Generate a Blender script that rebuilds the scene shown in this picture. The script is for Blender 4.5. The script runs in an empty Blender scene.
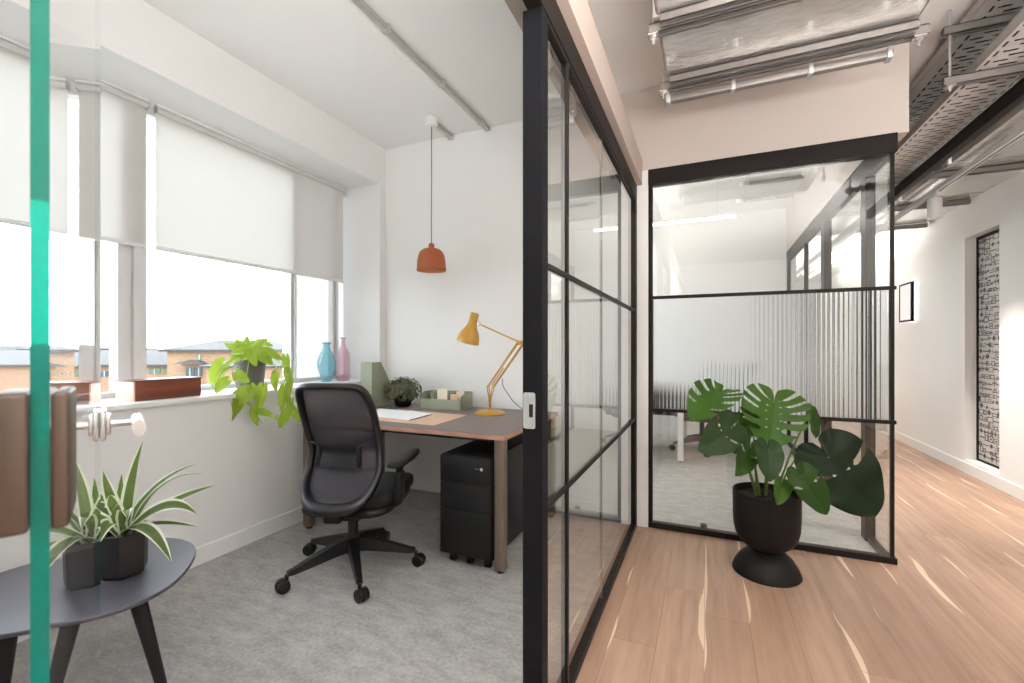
import bpy, bmesh, math, random
from mathutils import Vector, Matrix, noise as mnoise
R = math.radians
PI = math.pi
C = bpy.context.scene
COL = C.collection
random.seed(7)

# ------------------------------------------------------------------ camera
CAM_H = 1.21
FPX, CXP, HYP = 450.0, 512.0, 347.0
TH = math.atan(195 / 450)
ST, CT = math.sin(TH), math.cos(TH)
def at(px, py, d):
    """world point seen at a photo pixel at depth d (metres along the view axis)"""
    u, v = (px - CXP) / FPX, (HYP - py) / FPX
    return Vector(((-ST + u * CT) * d, (CT + u * ST) * d, CAM_H + v * d))
cd = bpy.data.cameras.new('camera')
cam = bpy.data.objects.new('camera', cd)
COL.objects.link(cam)
cam.location = (0, 0, CAM_H)
cam.rotation_euler = (PI / 2, 0, TH)
cd.sensor_width = 36
cd.lens = FPX / 1024 * 36
cd.shift_y = 5.5 / 1024
cd.clip_start = 0.02
cd.dof.use_dof = True
cd.dof.focus_distance = 2.6
cd.dof.aperture_fstop = 7.0
C.camera = cam
C.view_settings.view_transform = 'Standard'
C.view_settings.look = 'None'
C.view_settings.gamma = 1
C.view_settings.use_curve_mapping = False
C.view_settings.exposure = 0.36
C.cycles.use_denoising = True
C.cycles.transparent_max_bounces = 40
C.cycles.max_bounces = 14
C.cycles.diffuse_bounces = 5
C.cycles.glossy_bounces = 6
C.cycles.transmission_bounces = 10
C.cycles.sample_clamp_indirect = 6

# ------------------------------------------------------------------ mesh builder
class MB:
    def __init__(s):
        s.bm = bmesh.new()
    def _mi(s, faces, mi):
        for f in faces:
            f.material_index = mi
    def box(s, lo, hi, bev=0.0, seg=2, mi=0, rot=None, piv=None):
        lo, hi = Vector(lo), Vector(hi)
        r = bmesh.ops.create_cube(s.bm, size=1.0)
        vs = r['verts']
        c, e = (lo + hi) / 2, hi - lo
        for v in vs:
            v.co = Vector((v.co.x * e.x, v.co.y * e.y, v.co.z * e.z)) + c
        fs = {f for v in vs for f in v.link_faces}
        if bev > 0:
            es = list({x for v in vs for x in v.link_edges})
            o = bmesh.ops.bevel(s.bm, geom=es, offset=bev, segments=seg, affect='EDGES', profile=0.5)
            fs |= set(o['faces'])
            fs = {f for f in fs if f.is_valid}
            vs = list({v for f in fs for v in f.verts})
        if rot is not None:
            p = Vector(piv) if piv is not None else c
            for v in vs:
                v.co = p + rot @ (v.co - p)
        s._mi(fs, mi)
        return vs
    def ring(s, pts):
        return [s.bm.verts.new(p) for p in pts]
    def bridge(s, a, b, mi=0, closed=True):
        n = len(a)
        for i in range(n if closed else n - 1):
            j = (i + 1) % n
            try:
                f = s.bm.faces.new((a[i], a[j], b[j], b[i])); f.material_index = mi
            except ValueError:
                pass
    def cap(s, a, mi=0):
        try:
            f = s.bm.faces.new(a); f.material_index = mi
        except ValueError:
            pass
    def tube(s, pts, r, n=8, mi=0, closed=False, caps=True, sy=1.0, upv=None):
        pts = [Vector(p) for p in pts]
        m = len(pts)
        rs = r if isinstance(r, (list, tuple)) else [r] * m
        rings = []
        up = None
        for i, p in enumerate(pts):
            if closed:
                t = (pts[(i + 1) % m] - pts[i - 1])
            else:
                t = pts[min(i + 1, m - 1)] - pts[max(i - 1, 0)]
            t.normalize()
            if upv is not None:
                up = Vector(upv)
            elif up is None:
                up = Vector((0, 0, 1)) if abs(t.z) < 0.9 else Vector((1, 0, 0))
            x = t.cross(up)
            if x.length < 1e-6:
                x = t.cross(Vector((0, 1, 0.01)))
            x.normalize()
            y = x.cross(t).normalized()
            up = y
            rings.append(s.ring([p + (x * math.cos(2 * PI * k / n) + y * math.sin(2 * PI * k / n) * sy) * rs[i] for k in range(n)]))
        for i in range(m - 1):
            s.bridge(rings[i], rings[i + 1], mi)
        if closed:
            s.bridge(rings[-1], rings[0], mi)
        elif caps:
            s.cap(rings[0][::-1], mi); s.cap(rings[-1], mi)
        return rings
    def cyl(s, a, b, r0, r1=None, n=20, mi=0):
        s.tube([a, b], [r0, r0 if r1 is None else r1], n, mi)
    def lathe(s, prof, c, n=32, mi=0, axis=None, cap0=True, cap1=True, seg_fn=None):
        """prof: (radius, height); c: centre; axis: matrix turning z"""
        c = Vector(c)
        rings = []
        for (r, z) in prof:
            pts = []
            for k in range(n):
                a = 2 * PI * k / n
                p = Vector((r * math.cos(a), r * math.sin(a), z))
                if axis is not None:
                    p = axis @ p
                pts.append(c + p)
            rings.append(s.ring(pts))
        for i in range(len(rings) - 1):
            s.bridge(rings[i], rings[i + 1], mi)
        if cap0: s.cap(rings[0][::-1], mi)
        if cap1: s.cap(rings[-1], mi)
    def ball(s, c, r, mi=0, n=12, sc=(1, 1, 1)):
        prof = []
        m = max(5, n // 2)
        c = Vector(c)
        rings = []
        for i in range(1, m):
            a = PI * i / m
            rings.append(s.ring([c + Vector((r * sc[0] * math.sin(a) * math.cos(2 * PI * k / n), r * sc[1] * math.sin(a) * math.sin(2 * PI * k / n), -r * sc[2] * math.cos(a))) for k in range(n)]))
        b = s.bm.verts.new(c - Vector((0, 0, r * sc[2]))); t = s.bm.verts.new(c + Vector((0, 0, r * sc[2])))
        for i in range(len(rings) - 1):
            s.bridge(rings[i], rings[i + 1], mi)
        for k in range(n):
            j = (k + 1) % n
            s.bm.faces.new((b, rings[0][j], rings[0][k])).material_index = mi
            s.bm.faces.new((t, rings[-1][k], rings[-1][j])).material_index = mi
    def prism(s, pts, off, mi=0):
        """extrude the polygon pts (3D) by the vector off"""
        off = Vector(off)
        a = s.ring([Vector(p) for p in pts]); b = s.ring([Vector(p) + off for p in pts])
        s.bridge(a, b, mi); s.cap(a[::-1], mi); s.cap(b, mi)
    def quad(s, p, mi=0):
        s.cap(s.ring([Vector(q) for q in p]), mi)
    def grid(s, fn, nu, nv, mi=0, mask=None):
        vs = [[s.bm.verts.new(fn(i / nu, j / nv)) for j in range(nv + 1)] for i in range(nu + 1)]
        for i in range(nu):
            for j in range(nv):
                if mask and not mask((i + .5) / nu, (j + .5) / nv):
                    continue
                m = mi((i + .5) / nu, (j + .5) / nv) if callable(mi) else mi
                s.bm.faces.new((vs[i][j], vs[i + 1][j], vs[i + 1][j + 1], vs[i][j + 1])).material_index = m
        lo = [v for row in vs for v in row if not v.link_faces]
        for v in lo:
            s.bm.verts.remove(v)
    def build(s, name, mats, parent=None, world=True, loc=None, smooth=True, ang=35, recalc=True):
        """ONE mesh object; world: the vertices are in world space and are moved into the parent's"""
        s.bm.normal_update()
        if recalc:
            bmesh.ops.recalc_face_normals(s.bm, faces=s.bm.faces[:])
        if parent is not None and world:
            m = rootmat(parent).inverted()
            bmesh.ops.transform(s.bm, matrix=m, verts=s.bm.verts[:])
        o_loc = Vector((0, 0, 0))
        if loc is not None:
            o_loc = Vector(loc)
            bmesh.ops.translate(s.bm, vec=-o_loc, verts=s.bm.verts[:])
        me = bpy.data.meshes.new(name)
        s.bm.to_mesh(me); s.bm.free()
        if smooth:
            for p in me.polygons:
                p.use_smooth = True
            me.set_sharp_from_angle(angle=R(ang))
        for m in (mats if isinstance(mats, (list, tuple)) else [mats]):
            me.materials.append(m)
        o = bpy.data.objects.new(name, me)
        o.location = o_loc
        COL.objects.link(o)
        if parent is not None:
            o.parent = parent
        return o

def rootmat(o):
    m = Matrix.LocRotScale(o.location, o.rotation_euler, o.scale)
    return rootmat(o.parent) @ m if o.parent else m

def tag(o, label, cat, group=None, kind=None):
    o['label'] = label; o['category'] = cat
    if group: o['group'] = group
    if kind: o['kind'] = kind
    return o
def thing(name, label, cat, loc=(0, 0, 0), rz=0, group=None, kind=None):
    o = bpy.data.objects.new(name, None)
    o.empty_display_size = 0.05
    COL.objects.link(o)
    o.location = loc; o.rotation_euler = (0, 0, rz)
    return tag(o, label, cat, group, kind)
def struct(name, mb, mat, label, cat, parent=None, **k):
    o = mb.build(name, mat, parent, **k)
    if parent is None:
        tag(o, label, cat, kind='structure')
    return o
def dup(root):
    r = root.copy(); COL.objects.link(r)
    for ch in list(root.children):
        c = ch.copy(); COL.objects.link(c); c.parent = r
        for g in list(ch.children):
            d = g.copy(); COL.objects.link(d); d.parent = c
    return r

# ------------------------------------------------------------------ materials
def srgb(r, g, b):
    f = lambda c: (c / 255 / 12.92) if c / 255 <= 0.04045 else ((c / 255 + 0.055) / 1.055) ** 2.4
    return (f(r), f(g), f(b), 1)
class NT:
    def __init__(s, name):
        s.m = bpy.data.materials.new(name); s.m.use_nodes = True
        s.t = s.m.node_tree; s.t.nodes.clear()
        s.out = s.n('ShaderNodeOutputMaterial')
    def n(s, typ, **k):
        nd = s.t.nodes.new(typ)
        for a, b in k.items():
            setattr(nd, a, b)
        return nd
    def l(s, a, b):
        s.t.links.new(a, b)
    def math(s, op, a, b=None, c=None):
        nd = s.n('ShaderNodeMath', operation=op)
        for i, x in enumerate((a, b, c)):
            if x is None: continue
            if isinstance(x, (int, float)): nd.inputs[i].default_value = x
            else: s.l(x, nd.inputs[i])
        return nd.outputs[0]
    def mix(s, f, a, b):
        nd = s.n('ShaderNodeMix', data_type='RGBA')
        for i, x in ((0, f), (6, a), (7, b)):
            if isinstance(x, (int, float, tuple)): nd.inputs[i].default_value = x
            else: s.l(x, nd.inputs[i])
        return nd.outputs[2]
    def noise(s, vec, scale, detail=3, rough=.5, col=False):
        nd = s.n('ShaderNodeTexNoise'); nd.inputs['Scale'].default_value = scale
        nd.inputs['Detail'].default_value = detail; nd.inputs['Roughness'].default_value = rough
        if vec is not None: s.l(vec, nd.inputs['Vector'])
        return nd.outputs[1 if col else 0]
    def pos(s, which='Object', scale=None):
        v = s.n('ShaderNodeTexCoord').outputs[which]
        if scale is not None:
            mp = s.n('ShaderNodeMapping'); mp.inputs['Scale'].default_value = scale
            s.l(v, mp.inputs['Vector']); v = mp.outputs[0]
        return v
    def bsdf(s, **k):
        b = s.n('ShaderNodeBsdfPrincipled')
        for a, x in k.items():
            i = b.inputs[a.replace('_', ' ')]
            if isinstance(x, (int, float, tuple)): i.default_value = x
            else: s.l(x, i)
        return b
    def bump(s, h, strength=.2, dist=.01):
        b = s.n('ShaderNodeBump'); b.inputs['Strength'].default_value = strength; b.inputs['Distance'].default_value = dist
        s.l(h, b.inputs['Height']); return b.outputs[0]
    def done(s, sh):
        s.l(sh, s.out.inputs[0]); return s.m

def pm(name, col, rough=.5, metal=0.0, var=.06, scale=14, bump=0.0, stretch=(1, 1, 1), coat=0.0, spec=.5):
    """painted / plain surface with a faint procedural unevenness"""
    t = NT(name)
    v = t.pos('Object', stretch)
    n = t.noise(v, scale, 4)
    dark = tuple(c * (1 - var) for c in col[:3]) + (1,)
    lite = tuple(min(1, c * (1 + var)) for c in col[:3]) + (1,)
    b = t.bsdf(Base_Color=t.mix(n, dark, lite), Roughness=rough, Metallic=metal)
    b.inputs['Coat Weight'].default_value = coat
    b.inputs['Specular IOR Level'].default_value = spec
    if bump:
        t.l(t.bump(n, bump, .004), b.inputs['Normal'])
    return t.done(b.outputs[0])

def thin_glass(name, tint=(.97, .985, .98, 1), f0=.04, rough=0.0):
    t = NT(name)
    lw = t.n('ShaderNodeLayerWeight'); lw.inputs[0].default_value = .5
    f = t.math('MULTIPLY_ADD', t.math('POWER', lw.outputs['Facing'], 5.0), 1 - f0, f0)
    f = t.math('DIVIDE', t.math('MULTIPLY', f, 2.0), t.math('ADD', f, 1.0))          # both faces of a pane together
    f = t.math('MULTIPLY', f, t.math('SUBTRACT', 1.0, t.n('ShaderNodeNewGeometry').outputs['Backfacing']))
    tr = t.n('ShaderNodeBsdfTransparent'); tr.inputs[0].default_value = tint
    gl = t.n('ShaderNodeBsdfGlossy'); gl.inputs[1].default_value = rough
    gl.inputs[0].default_value = (1, 1, 1, 1)
    mx = t.n('ShaderNodeMixShader')
    t.l(f, mx.inputs[0]); t.l(tr.outputs[0], mx.inputs[1]); t.l(gl.outputs[0], mx.inputs[2])
    return t.done(mx.outputs[0])

def leafmat(name, c1, c2, rough=.35, trans=.3, scale=9):
    t = NT(name)
    n = t.noise(t.pos(), scale, 3)
    col = t.mix(n, c1, c2)
    b = t.bsdf(Base_Color=col, Roughness=rough); b.inputs['Specular IOR Level'].default_value = .10
    tl = t.n('ShaderNodeBsdfTranslucent'); t.l(t.mix(.5, col, (.5, .7, .1, 1)), tl.inputs[0])
    mx = t.n('ShaderNodeMixShader'); mx.inputs[0].default_value = trans
    t.l(b.outputs[0], mx.inputs[1]); t.l(tl.outputs[0], mx.inputs[2])
    return t.done(mx.outputs[0])

def wood(name, c1, c2, axis='X', rough=.45, fine=60):
    t = NT(name)
    sc = {'X': (.8, 9, 9), 'Y': (9, .8, 9), 'Z': (9, 9, .8)}[axis]
    v = t.pos('Object', sc)
    n = t.noise(v, 3, 5, .6)
    w = t.n('ShaderNodeTexWave'); w.inputs['Scale'].default_value = 2.2; w.inputs['Distortion'].default_value = 6
    t.l(v, w.inputs['Vector'])
    f = t.math('ADD', t.math('MULTIPLY', n, .6), t.math('MULTIPLY', w.outputs[1], .4))
    b = t.bsdf(Base_Color=t.mix(f, c1, c2), Roughness=rough)
    return t.done(b.outputs[0])

M = {}
M['wall'] = pm('white_wall_paint', (.80, .795, .785, 1), .6, var=.012, scale=3)
M['ceil'] = pm('ceiling_paint', (.83, .825, .815, 1), .7, var=.012, scale=3)
M['pinkwall'] = pm('corridor_wall_paint', (.53, .472, .432, 1), .6, var=.015, scale=3)
M['fascia_dimmed'] = pm('bulkhead_paint_dimmed', (.44, .365, .32, 1), .6, var=.015, scale=3)  # pink paint darkened to stand in for weaker light on the bulkhead
M['trim'] = pm('trim_paint', (.80, .80, .79, 1), .4, var=.01)
M['sill'] = pm('sill_paint', (.84, .84, .83, 1), .3, var=.01)
M['blackframe'] = pm('dark_bronze_steel', srgb(27, 22, 20), .5, 0, var=.1, scale=8, spec=.2)
M['blackpost'] = pm('black_steel', srgb(22, 22, 25), .6, 0, var=.08, scale=8, spec=.1)
M['black'] = pm('black_plastic', srgb(19, 17, 18), .45, var=.12, scale=40, bump=.05, spec=.4)
M['blackgloss'] = pm('black_frame_plastic', srgb(20, 18, 21), .34, var=.08, scale=30)
M['blackfab'] = pm('black_fabric', srgb(16, 15, 16), .9, var=.25, scale=160, bump=.3)
M['blackmetal'] = pm('black_powder_coat', srgb(19, 18, 19), .5, 0, var=.1, scale=60, bump=.04, spec=.35)
M['alu'] = pm('brushed_aluminium', (.62, .62, .62, 1), .35, .7, var=.06, scale=30, stretch=(1, 1, .05))
M['alu_frame'] = pm('satin_aluminium_frame', (.72, .715, .71, 1), .4, .1, var=.05, scale=30, stretch=(1, 1, .05))
M['steel'] = pm('satin_steel', (.70, .69, .68, 1), .25, .85, var=.05, scale=40)
M['galv'] = pm('galvanised_steel', (.55, .53, .51, 1), .38, .75, var=.18, scale=22)
M['strut'] = pm('galvanised_strut', (.27, .25, .235, 1), .4, .5, var=.15, scale=30)
M['foil'] = pm('foil_duct_cladding', (.66, .65, .63, 1), .22, .7, var=.25, scale=26, bump=.35, stretch=(.6, 1.6, 1))
M['bronze'] = pm('bronze_hinge_metal', srgb(80, 65, 54), .42, .3, var=.08, scale=12, stretch=(1, 1, .1))
M['desktop'] = pm('taupe_linoleum', srgb(112, 100, 96), .45, var=.06, scale=50)
M['deskedge'] = wood('plywood_desk_edge', srgb(184, 142, 124), srgb(152, 112, 96), 'X')
M['deskleg'] = pm('bronze_leg_metal', srgb(116, 101, 88), .4, .35, var=.06, scale=20)
M['paper'] = pm('white_paper', (.83, .84, .85, 1), .6, var=.01)
M['tan'] = pm('tan_leather', srgb(214, 178, 150), .55, var=.06, scale=60, bump=.1)
M['sage'] = pm('sage_green_card', srgb(140, 145, 124), .6, var=.05, scale=40)
M['cream'] = pm('cream_card', srgb(224, 208, 186), .6, var=.03)
M['yellow'] = pm('ochre_yellow_enamel', srgb(184, 137, 34), .3, var=.05, coat=.4)
M['yellow_in'] = pm('lamp_shade_inside', (.85, .8, .6, 1), .4, var=.02)
M['brass'] = pm('brass_rod', srgb(186, 140, 50), .3, .7, var=.08)
M['terracotta'] = pm('terracotta_enamel', srgb(164, 86, 48), .5, var=.06, scale=25)
M['terra_in'] = pm('terracotta_inside', srgb(222, 150, 110), .5, var=.04)
M['cordgrey'] = pm('grey_cord', srgb(96, 92, 90), .6)
M['cordblack'] = pm('black_cord', srgb(45, 45, 48), .5)
M['whiteplastic'] = pm('white_plastic', (.78, .78, .77, 1), .4, var=.02)
M['brown_leather'] = pm('brown_leather', srgb(120, 66, 40), .45, var=.12, scale=30, bump=.1)
M['potgrey'] = pm('grey_plastic_pot', srgb(98, 94, 88), .55, var=.06)
M['potblack'] = pm('matt_black_clay', srgb(24, 21, 20), .5, var=.12, scale=18, bump=.08, spec=.15)
M['potfacet'] = pm('black_faceted_ceramic', srgb(22, 20, 21), .4, var=.1)
M['soil'] = pm('potting_soil', srgb(50, 38, 30), .95, var=.6, scale=120, bump=1.0)
M['tabletop'] = pm('charcoal_table_laminate', srgb(74, 72, 80), .38, var=.07, scale=30)
M['boxwood'] = wood('walnut_box_wood', srgb(136, 70, 46), srgb(84, 38, 24), 'Y')
M['boxend'] = pm('pale_box_end_lit', srgb(208, 176, 160), .5, var=.05, scale=60)  # pale end, raised further to stand in for light falling on it
M['leafdark'] = leafmat('monstera_leaf', srgb(26, 50, 21), srgb(40, 68, 28), .32, .14)
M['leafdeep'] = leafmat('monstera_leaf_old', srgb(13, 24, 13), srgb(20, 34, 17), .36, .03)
M['leafgrey'] = leafmat('monstera_leaf_greyish', srgb(30, 47, 28), srgb(44, 63, 39), .36, .1)  # greyer green, the leaf's own colour
M['leafmid'] = leafmat('monstera_leaf_young', srgb(45, 75, 29), srgb(62, 97, 39), .3, .2)
M['petiole'] = leafmat('monstera_stalk', srgb(88, 112, 54), srgb(120, 134, 76), .45, .1)
M['lime'] = leafmat('pothos_leaf', srgb(118, 142, 34), srgb(158, 180, 66), .4, .28, 14)
M['limestem'] = leafmat('pothos_stem', srgb(140, 150, 70), srgb(170, 176, 100), .5, .1)
M['strap'] = leafmat('dracaena_leaf_green', srgb(68, 83, 50), srgb(98, 114, 70), .4, .22, 30)
M['strapw'] = leafmat('dracaena_leaf_margin', srgb(216, 220, 198), srgb(232, 234, 218), .4, .25, 30)
M['bush'] = leafmat('small_plant_leaf', srgb(76, 80, 62), srgb(132, 132, 106), .5, .1, 60)
M['glass'] = thin_glass('clear_glass')
t = NT('frosted_panel'); n = t.noise(t.pos('Object', (1, 1, .3)), 9, 4)
c_ = t.mix(n, (.80, .81, .82, 1), (.88, .88, .89, 1))
d_ = t.bsdf(Base_Color=c_, Roughness=.35); tl_ = t.n('ShaderNodeBsdfTranslucent'); t.l(c_, tl_.inputs[0])
mx_ = t.n('ShaderNodeMixShader'); mx_.inputs[0].default_value = .20; t.l(d_.outputs[0], mx_.inputs[1]); t.l(tl_.outputs[0], mx_.inputs[2])
M['frosted'] = t.done(mx_.outputs[0])
M['doorglass'] = thin_glass('door_glass', (.995, .998, .996, 1), .05)
M['winglass'] = thin_glass('window_glass', (.985, .99, .99, 1), .03)
M['screenglass'] = thin_glass('partition_glass', (.965, .975, .965, 1), .05)

# mesh fabric of the chair
t = NT('dark_chair_mesh')
w = t.n('ShaderNodeTexChecker'); w.inputs['Scale'].default_value = 420
t.l(t.pos(), w.inputs['Vector'])
df = t.bsdf(Base_Color=t.mix(w.outputs[1], srgb(38, 35, 41), srgb(56, 51, 59)), Roughness=.7)
tr = t.n('ShaderNodeBsdfTransparent'); mx = t.n('ShaderNodeMixShader'); mx.inputs[0].default_value = .90
t.l(tr.outputs[0], mx.inputs[1]); t.l(df.outputs[0], mx.inputs[2])
M['mesh'] = t.done(mx.outputs[0])

# coloured vase glass
def vaseglass(name, col):
    t = NT(name)
    g = t.n('ShaderNodeBsdfGlossy'); g.inputs[1].default_value = .03
    tr = t.n('ShaderNodeBsdfTransparent'); tr.inputs[0].default_value = tuple(c ** .45 for c in col[:3]) + (1,)
    d = t.n('ShaderNodeBsdfTranslucent'); d.inputs[0].default_value = col
    d2 = t.n('ShaderNodeBsdfDiffuse'); t.l(t.mix(t.noise(t.pos(), 18, 2), col, tuple(c * .8 for c in col[:3]) + (1,)), d2.inputs[0])
    a = t.n('ShaderNodeMixShader'); a.inputs[0].default_value = .5
    t.l(d.outputs[0], a.inputs[1]); t.l(d2.outputs[0], a.inputs[2])
    b = t.n('ShaderNodeMixShader'); b.inputs[0].default_value = .27
    t.l(tr.outputs[0], b.inputs[1]); t.l(a.outputs[0], b.inputs[2])
    fr = t.n('ShaderNodeLayerWeight'); fr.inputs[0].default_value = .35
    c = t.n('ShaderNodeMixShader'); t.l(t.math('MULTIPLY', fr.outputs[1], .5), c.inputs[0])
    t.l(b.outputs[0], c.inputs[1]); t.l(g.outputs[0], c.inputs[2])
    return t.done(c.outputs[0])
M['blueglass'] = vaseglass('blue_vase_glass', srgb(146, 198, 208))
M['pinkglass'] = vaseglass('pink_vase_glass', srgb(226, 188, 198))

# green glass edge of the door
t = NT('green_glass_edge')
n = t.noise(t.pos('Object', (1, 1, .6)), 2.2, 2)
b = t.bsdf(Base_Color=t.mix(n, srgb(0, 66, 58), srgb(4, 140, 122)), Roughness=.12)
tl = t.n('ShaderNodeBsdfTranslucent'); tl.inputs[0].default_value = srgb(0, 150, 130)
g = t.n('ShaderNodeBsdfRefraction'); g.inputs[0].default_value = srgb(0, 190, 158); g.inputs[1].default_value = .05; g.inputs[2].default_value = 1.3
mx = t.n('ShaderNodeMixShader'); mx.inputs[0].default_value = .3
t.l(b.outputs[0], mx.inputs[1]); t.l(tl.outputs[0], mx.inputs[2])
mx2 = t.n('ShaderNodeMixShader'); mx2.inputs[0].default_value = .12
t.l(mx.outputs[0], mx2.inputs[1]); t.l(g.outputs[0], mx2.inputs[2])
M['greenedge'] = t.done(mx2.outputs[0])

# fluted glass
t = NT('fluted_glass')
g = t.n('ShaderNodeBsdfRefraction'); g.inputs[0].default_value = (.99, 1, 1, 1); g.inputs[1].default_value = .2; g.inputs[2].default_value = 1.45
gl = t.n('ShaderNodeBsdfGlossy'); gl.inputs[1].default_value = .12
df = t.n('ShaderNodeBsdfTranslucent'); df.inputs[0].default_value = (.9, .93, .93, 1)
tr = t.n('ShaderNodeBsdfTransparent')
a = t.n('ShaderNodeMixShader'); a.inputs[0].default_value = .06
t.l(g.outputs[0], a.inputs[1]); t.l(df.outputs[0], a.inputs[2])
lw = t.n('ShaderNodeLayerWeight'); lw.inputs[0].default_value = .25
b2 = t.n('ShaderNodeMixShader'); t.l(t.math('MULTIPLY', lw.outputs[0], .18), b2.inputs[0])
t.l(a.outputs[0], b2.inputs[1]); t.l(gl.outputs[0], b2.inputs[2])
M['fluted'] = t.done(b2.outputs[0])

# roller blind fabric (lets daylight through)
t = NT('roller_blind_fabric')
v = t.pos('Object', (400, 400, 400))
n = t.noise(t.pos('Object', (1, 300, 300)), 1.0, 2)
col = t.mix(n, (.80, .79, .77, 1), (.84, .835, .815, 1))
d = t.n('ShaderNodeBsdfDiffuse'); t.l(col, d.inputs[0])
tl = t.n('ShaderNodeBsdfTranslucent'); tl.inputs[0].default_value = (.80, .79, .77, 1)
mx = t.n('ShaderNodeMixShader'); mx.inputs[0].default_value = .40
t.l(d.outputs[0], mx.inputs[1]); t.l(tl.outputs[0], mx.inputs[2])
M['blind'] = t.done(mx.outputs[0])

# oak plank floor
t = NT('oak_plank_floor')
sep = t.n('ShaderNodeSeparateXYZ'); t.l(t.pos(), sep.inputs[0])
X, Y = sep.outputs[0], sep.outputs[1]
xs = t.math('DIVIDE', t.math('ADD', X, 9.01), .18)
pid = t.math('FLOOR', xs); fx = t.math('FRACT', xs)
wn = t.n('ShaderNodeTexWhiteNoise', noise_dimensions='1D'); t.l(pid, wn.inputs['W'])
ys = t.math('ADD', t.math('DIVIDE', Y, 2.1), t.math('MULTIPLY', wn.outputs[0], 7.3))
bid = t.math('FLOOR', ys); fy = t.math('FRACT', ys)
wn2 = t.n('ShaderNodeTexWhiteNoise', noise_dimensions='2D')
cmb = t.n('ShaderNodeCombineXYZ'); t.l(pid, cmb.inputs[0]); t.l(bid, cmb.inputs[1]); t.l(cmb.outputs[0], wn2.inputs['Vector'])
# grain
cg = t.n('ShaderNodeCombineXYZ')
t.l(t.math('MULTIPLY', X, 26), cg.inputs[0]); t.l(t.math('MULTIPLY', Y, 1.6), cg.inputs[1]); t.l(t.math('MULTIPLY', wn2.outputs[0], 40), cg.inputs[2])
gr = t.math('MULTIPLY', t.math('SUBTRACT', t.noise(cg.outputs[0], 1.0, 6, .65), .28), 2.2); gr.node.use_clamp = True
cg2 = t.n('ShaderNodeCombineXYZ')
t.l(t.math('MULTIPLY', X, 5), cg2.inputs[0]); t.l(t.math('MULTIPLY', Y, .9), cg2.inputs[1]); t.l(t.math('MULTIPLY', wn2.outputs[0], 90), cg2.inputs[2])
gr2 = t.noise(cg2.outputs[0], 1.0, 3, .5)
base = t.mix(wn2.outputs[0], srgb(156, 123, 102), srgb(178, 144, 121))
base = t.mix(t.math('MULTIPLY', t.math('POWER', gr, 1.4), .95), base, srgb(126, 99, 83))
base = t.mix(t.math('MULTIPLY', t.math('POWER', gr2, 2.0), .6), base, srgb(184, 154, 133))
vo = t.n('ShaderNodeTexVoronoi'); ck = t.n('ShaderNodeCombineXYZ')
t.l(t.math('MULTIPLY', X, 2.6), ck.inputs[0]); t.l(t.math('MULTIPLY', Y, 1.1), ck.inputs[1]); t.l(ck.outputs[0], vo.inputs['Vector']); vo.inputs['Scale'].default_value = 1.0
kd = t.math('ADD', vo.outputs['Distance'], t.math('MULTIPLY', t.math('SUBTRACT', gr, .5), .12))
knot = t.n('ShaderNodeMapRange'); t.l(kd, knot.inputs[0]); knot.inputs[1].default_value = .03; knot.inputs[2].default_value = .13; knot.inputs[3].default_value = .55; knot.inputs[4].default_value = 0.0
base = t.mix(knot.outputs[0], base, srgb(112, 90, 80))
# pale sapwood streaks that grow out of a seam
e = t.math('MINIMUM', fx, t.math('SUBTRACT', 1.0, fx))
sid = t.math('ROUND', xs); side = t.math('GREATER_THAN', fx, .5)
cs = t.n('ShaderNodeCombineXYZ')
t.l(t.math('ADD', t.math('MULTIPLY', sid, 3.71), t.math('MULTIPLY', side, 11.3)), cs.inputs[0]); t.l(t.math('MULTIPLY', Y, 1.15), cs.inputs[1])
ns = t.noise(cs.outputs[0], 1.0, 1.5, .4)
wid = t.math('MULTIPLY', t.math('MINIMUM', t.math('SUBTRACT', ns, .53), .12), 1.15)
streak = t.math('LESS_THAN', e, wid)
col = t.mix(t.math('MULTIPLY', streak, .95), base, srgb(216, 194, 168))
seam = t.math('MULTIPLY', t.math('LESS_THAN', e, .007), .55)
seam2 = t.math('MULTIPLY', t.math('LESS_THAN', fy, .0012), .5)
col = t.mix(t.math('MAXIMUM', seam, seam2), col, srgb(96, 68, 54))
b = t.bsdf(Base_Color=col, Roughness=t.math('MULTIPLY_ADD', gr, .15, .33))
b.inputs['Specular IOR Level'].default_value = .45
t.l(t.bump(t.math('ADD', gr, t.math('MULTIPLY', seam, -2.0)), .06, .003), b.inputs['Normal'])
M['oak'] = t.done(b.outputs[0])

# looped grey carpet
def carpet(name, c1, c2):
    t = NT(name)
    p = t.pos()
    a = t.noise(p, 260, 2, .7); bb = t.noise(t.pos('Object', (1.0, 2.2, 1)), 7, 6, .68); c3 = t.noise(p, 60, 3, .6)
    f = t.math('ADD', t.math('ADD', t.math('MULTIPLY', a, .38), t.math('MULTIPLY', bb, .42)), t.math('MULTIPLY', c3, .3))
    cr = t.n('ShaderNodeMapRange'); t.l(f, cr.inputs[0]); cr.inputs[1].default_value = .38; cr.inputs[2].default_value = .72
    b = t.bsdf(Base_Color=t.mix(cr.outputs[0], c1, c2), Roughness=.95)
    b.inputs['Specular IOR Level'].default_value = .1
    t.l(t.bump(a, .5, .006), b.inputs['Normal'])
    return t.done(b.outputs[0])
M['carpet'] = carpet('grey_loop_carpet', srgb(128, 126, 124), srgb(190, 188, 185))
M['carpet2'] = carpet('pale_loop_carpet', srgb(150, 146, 142), srgb(208, 204, 198))

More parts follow.
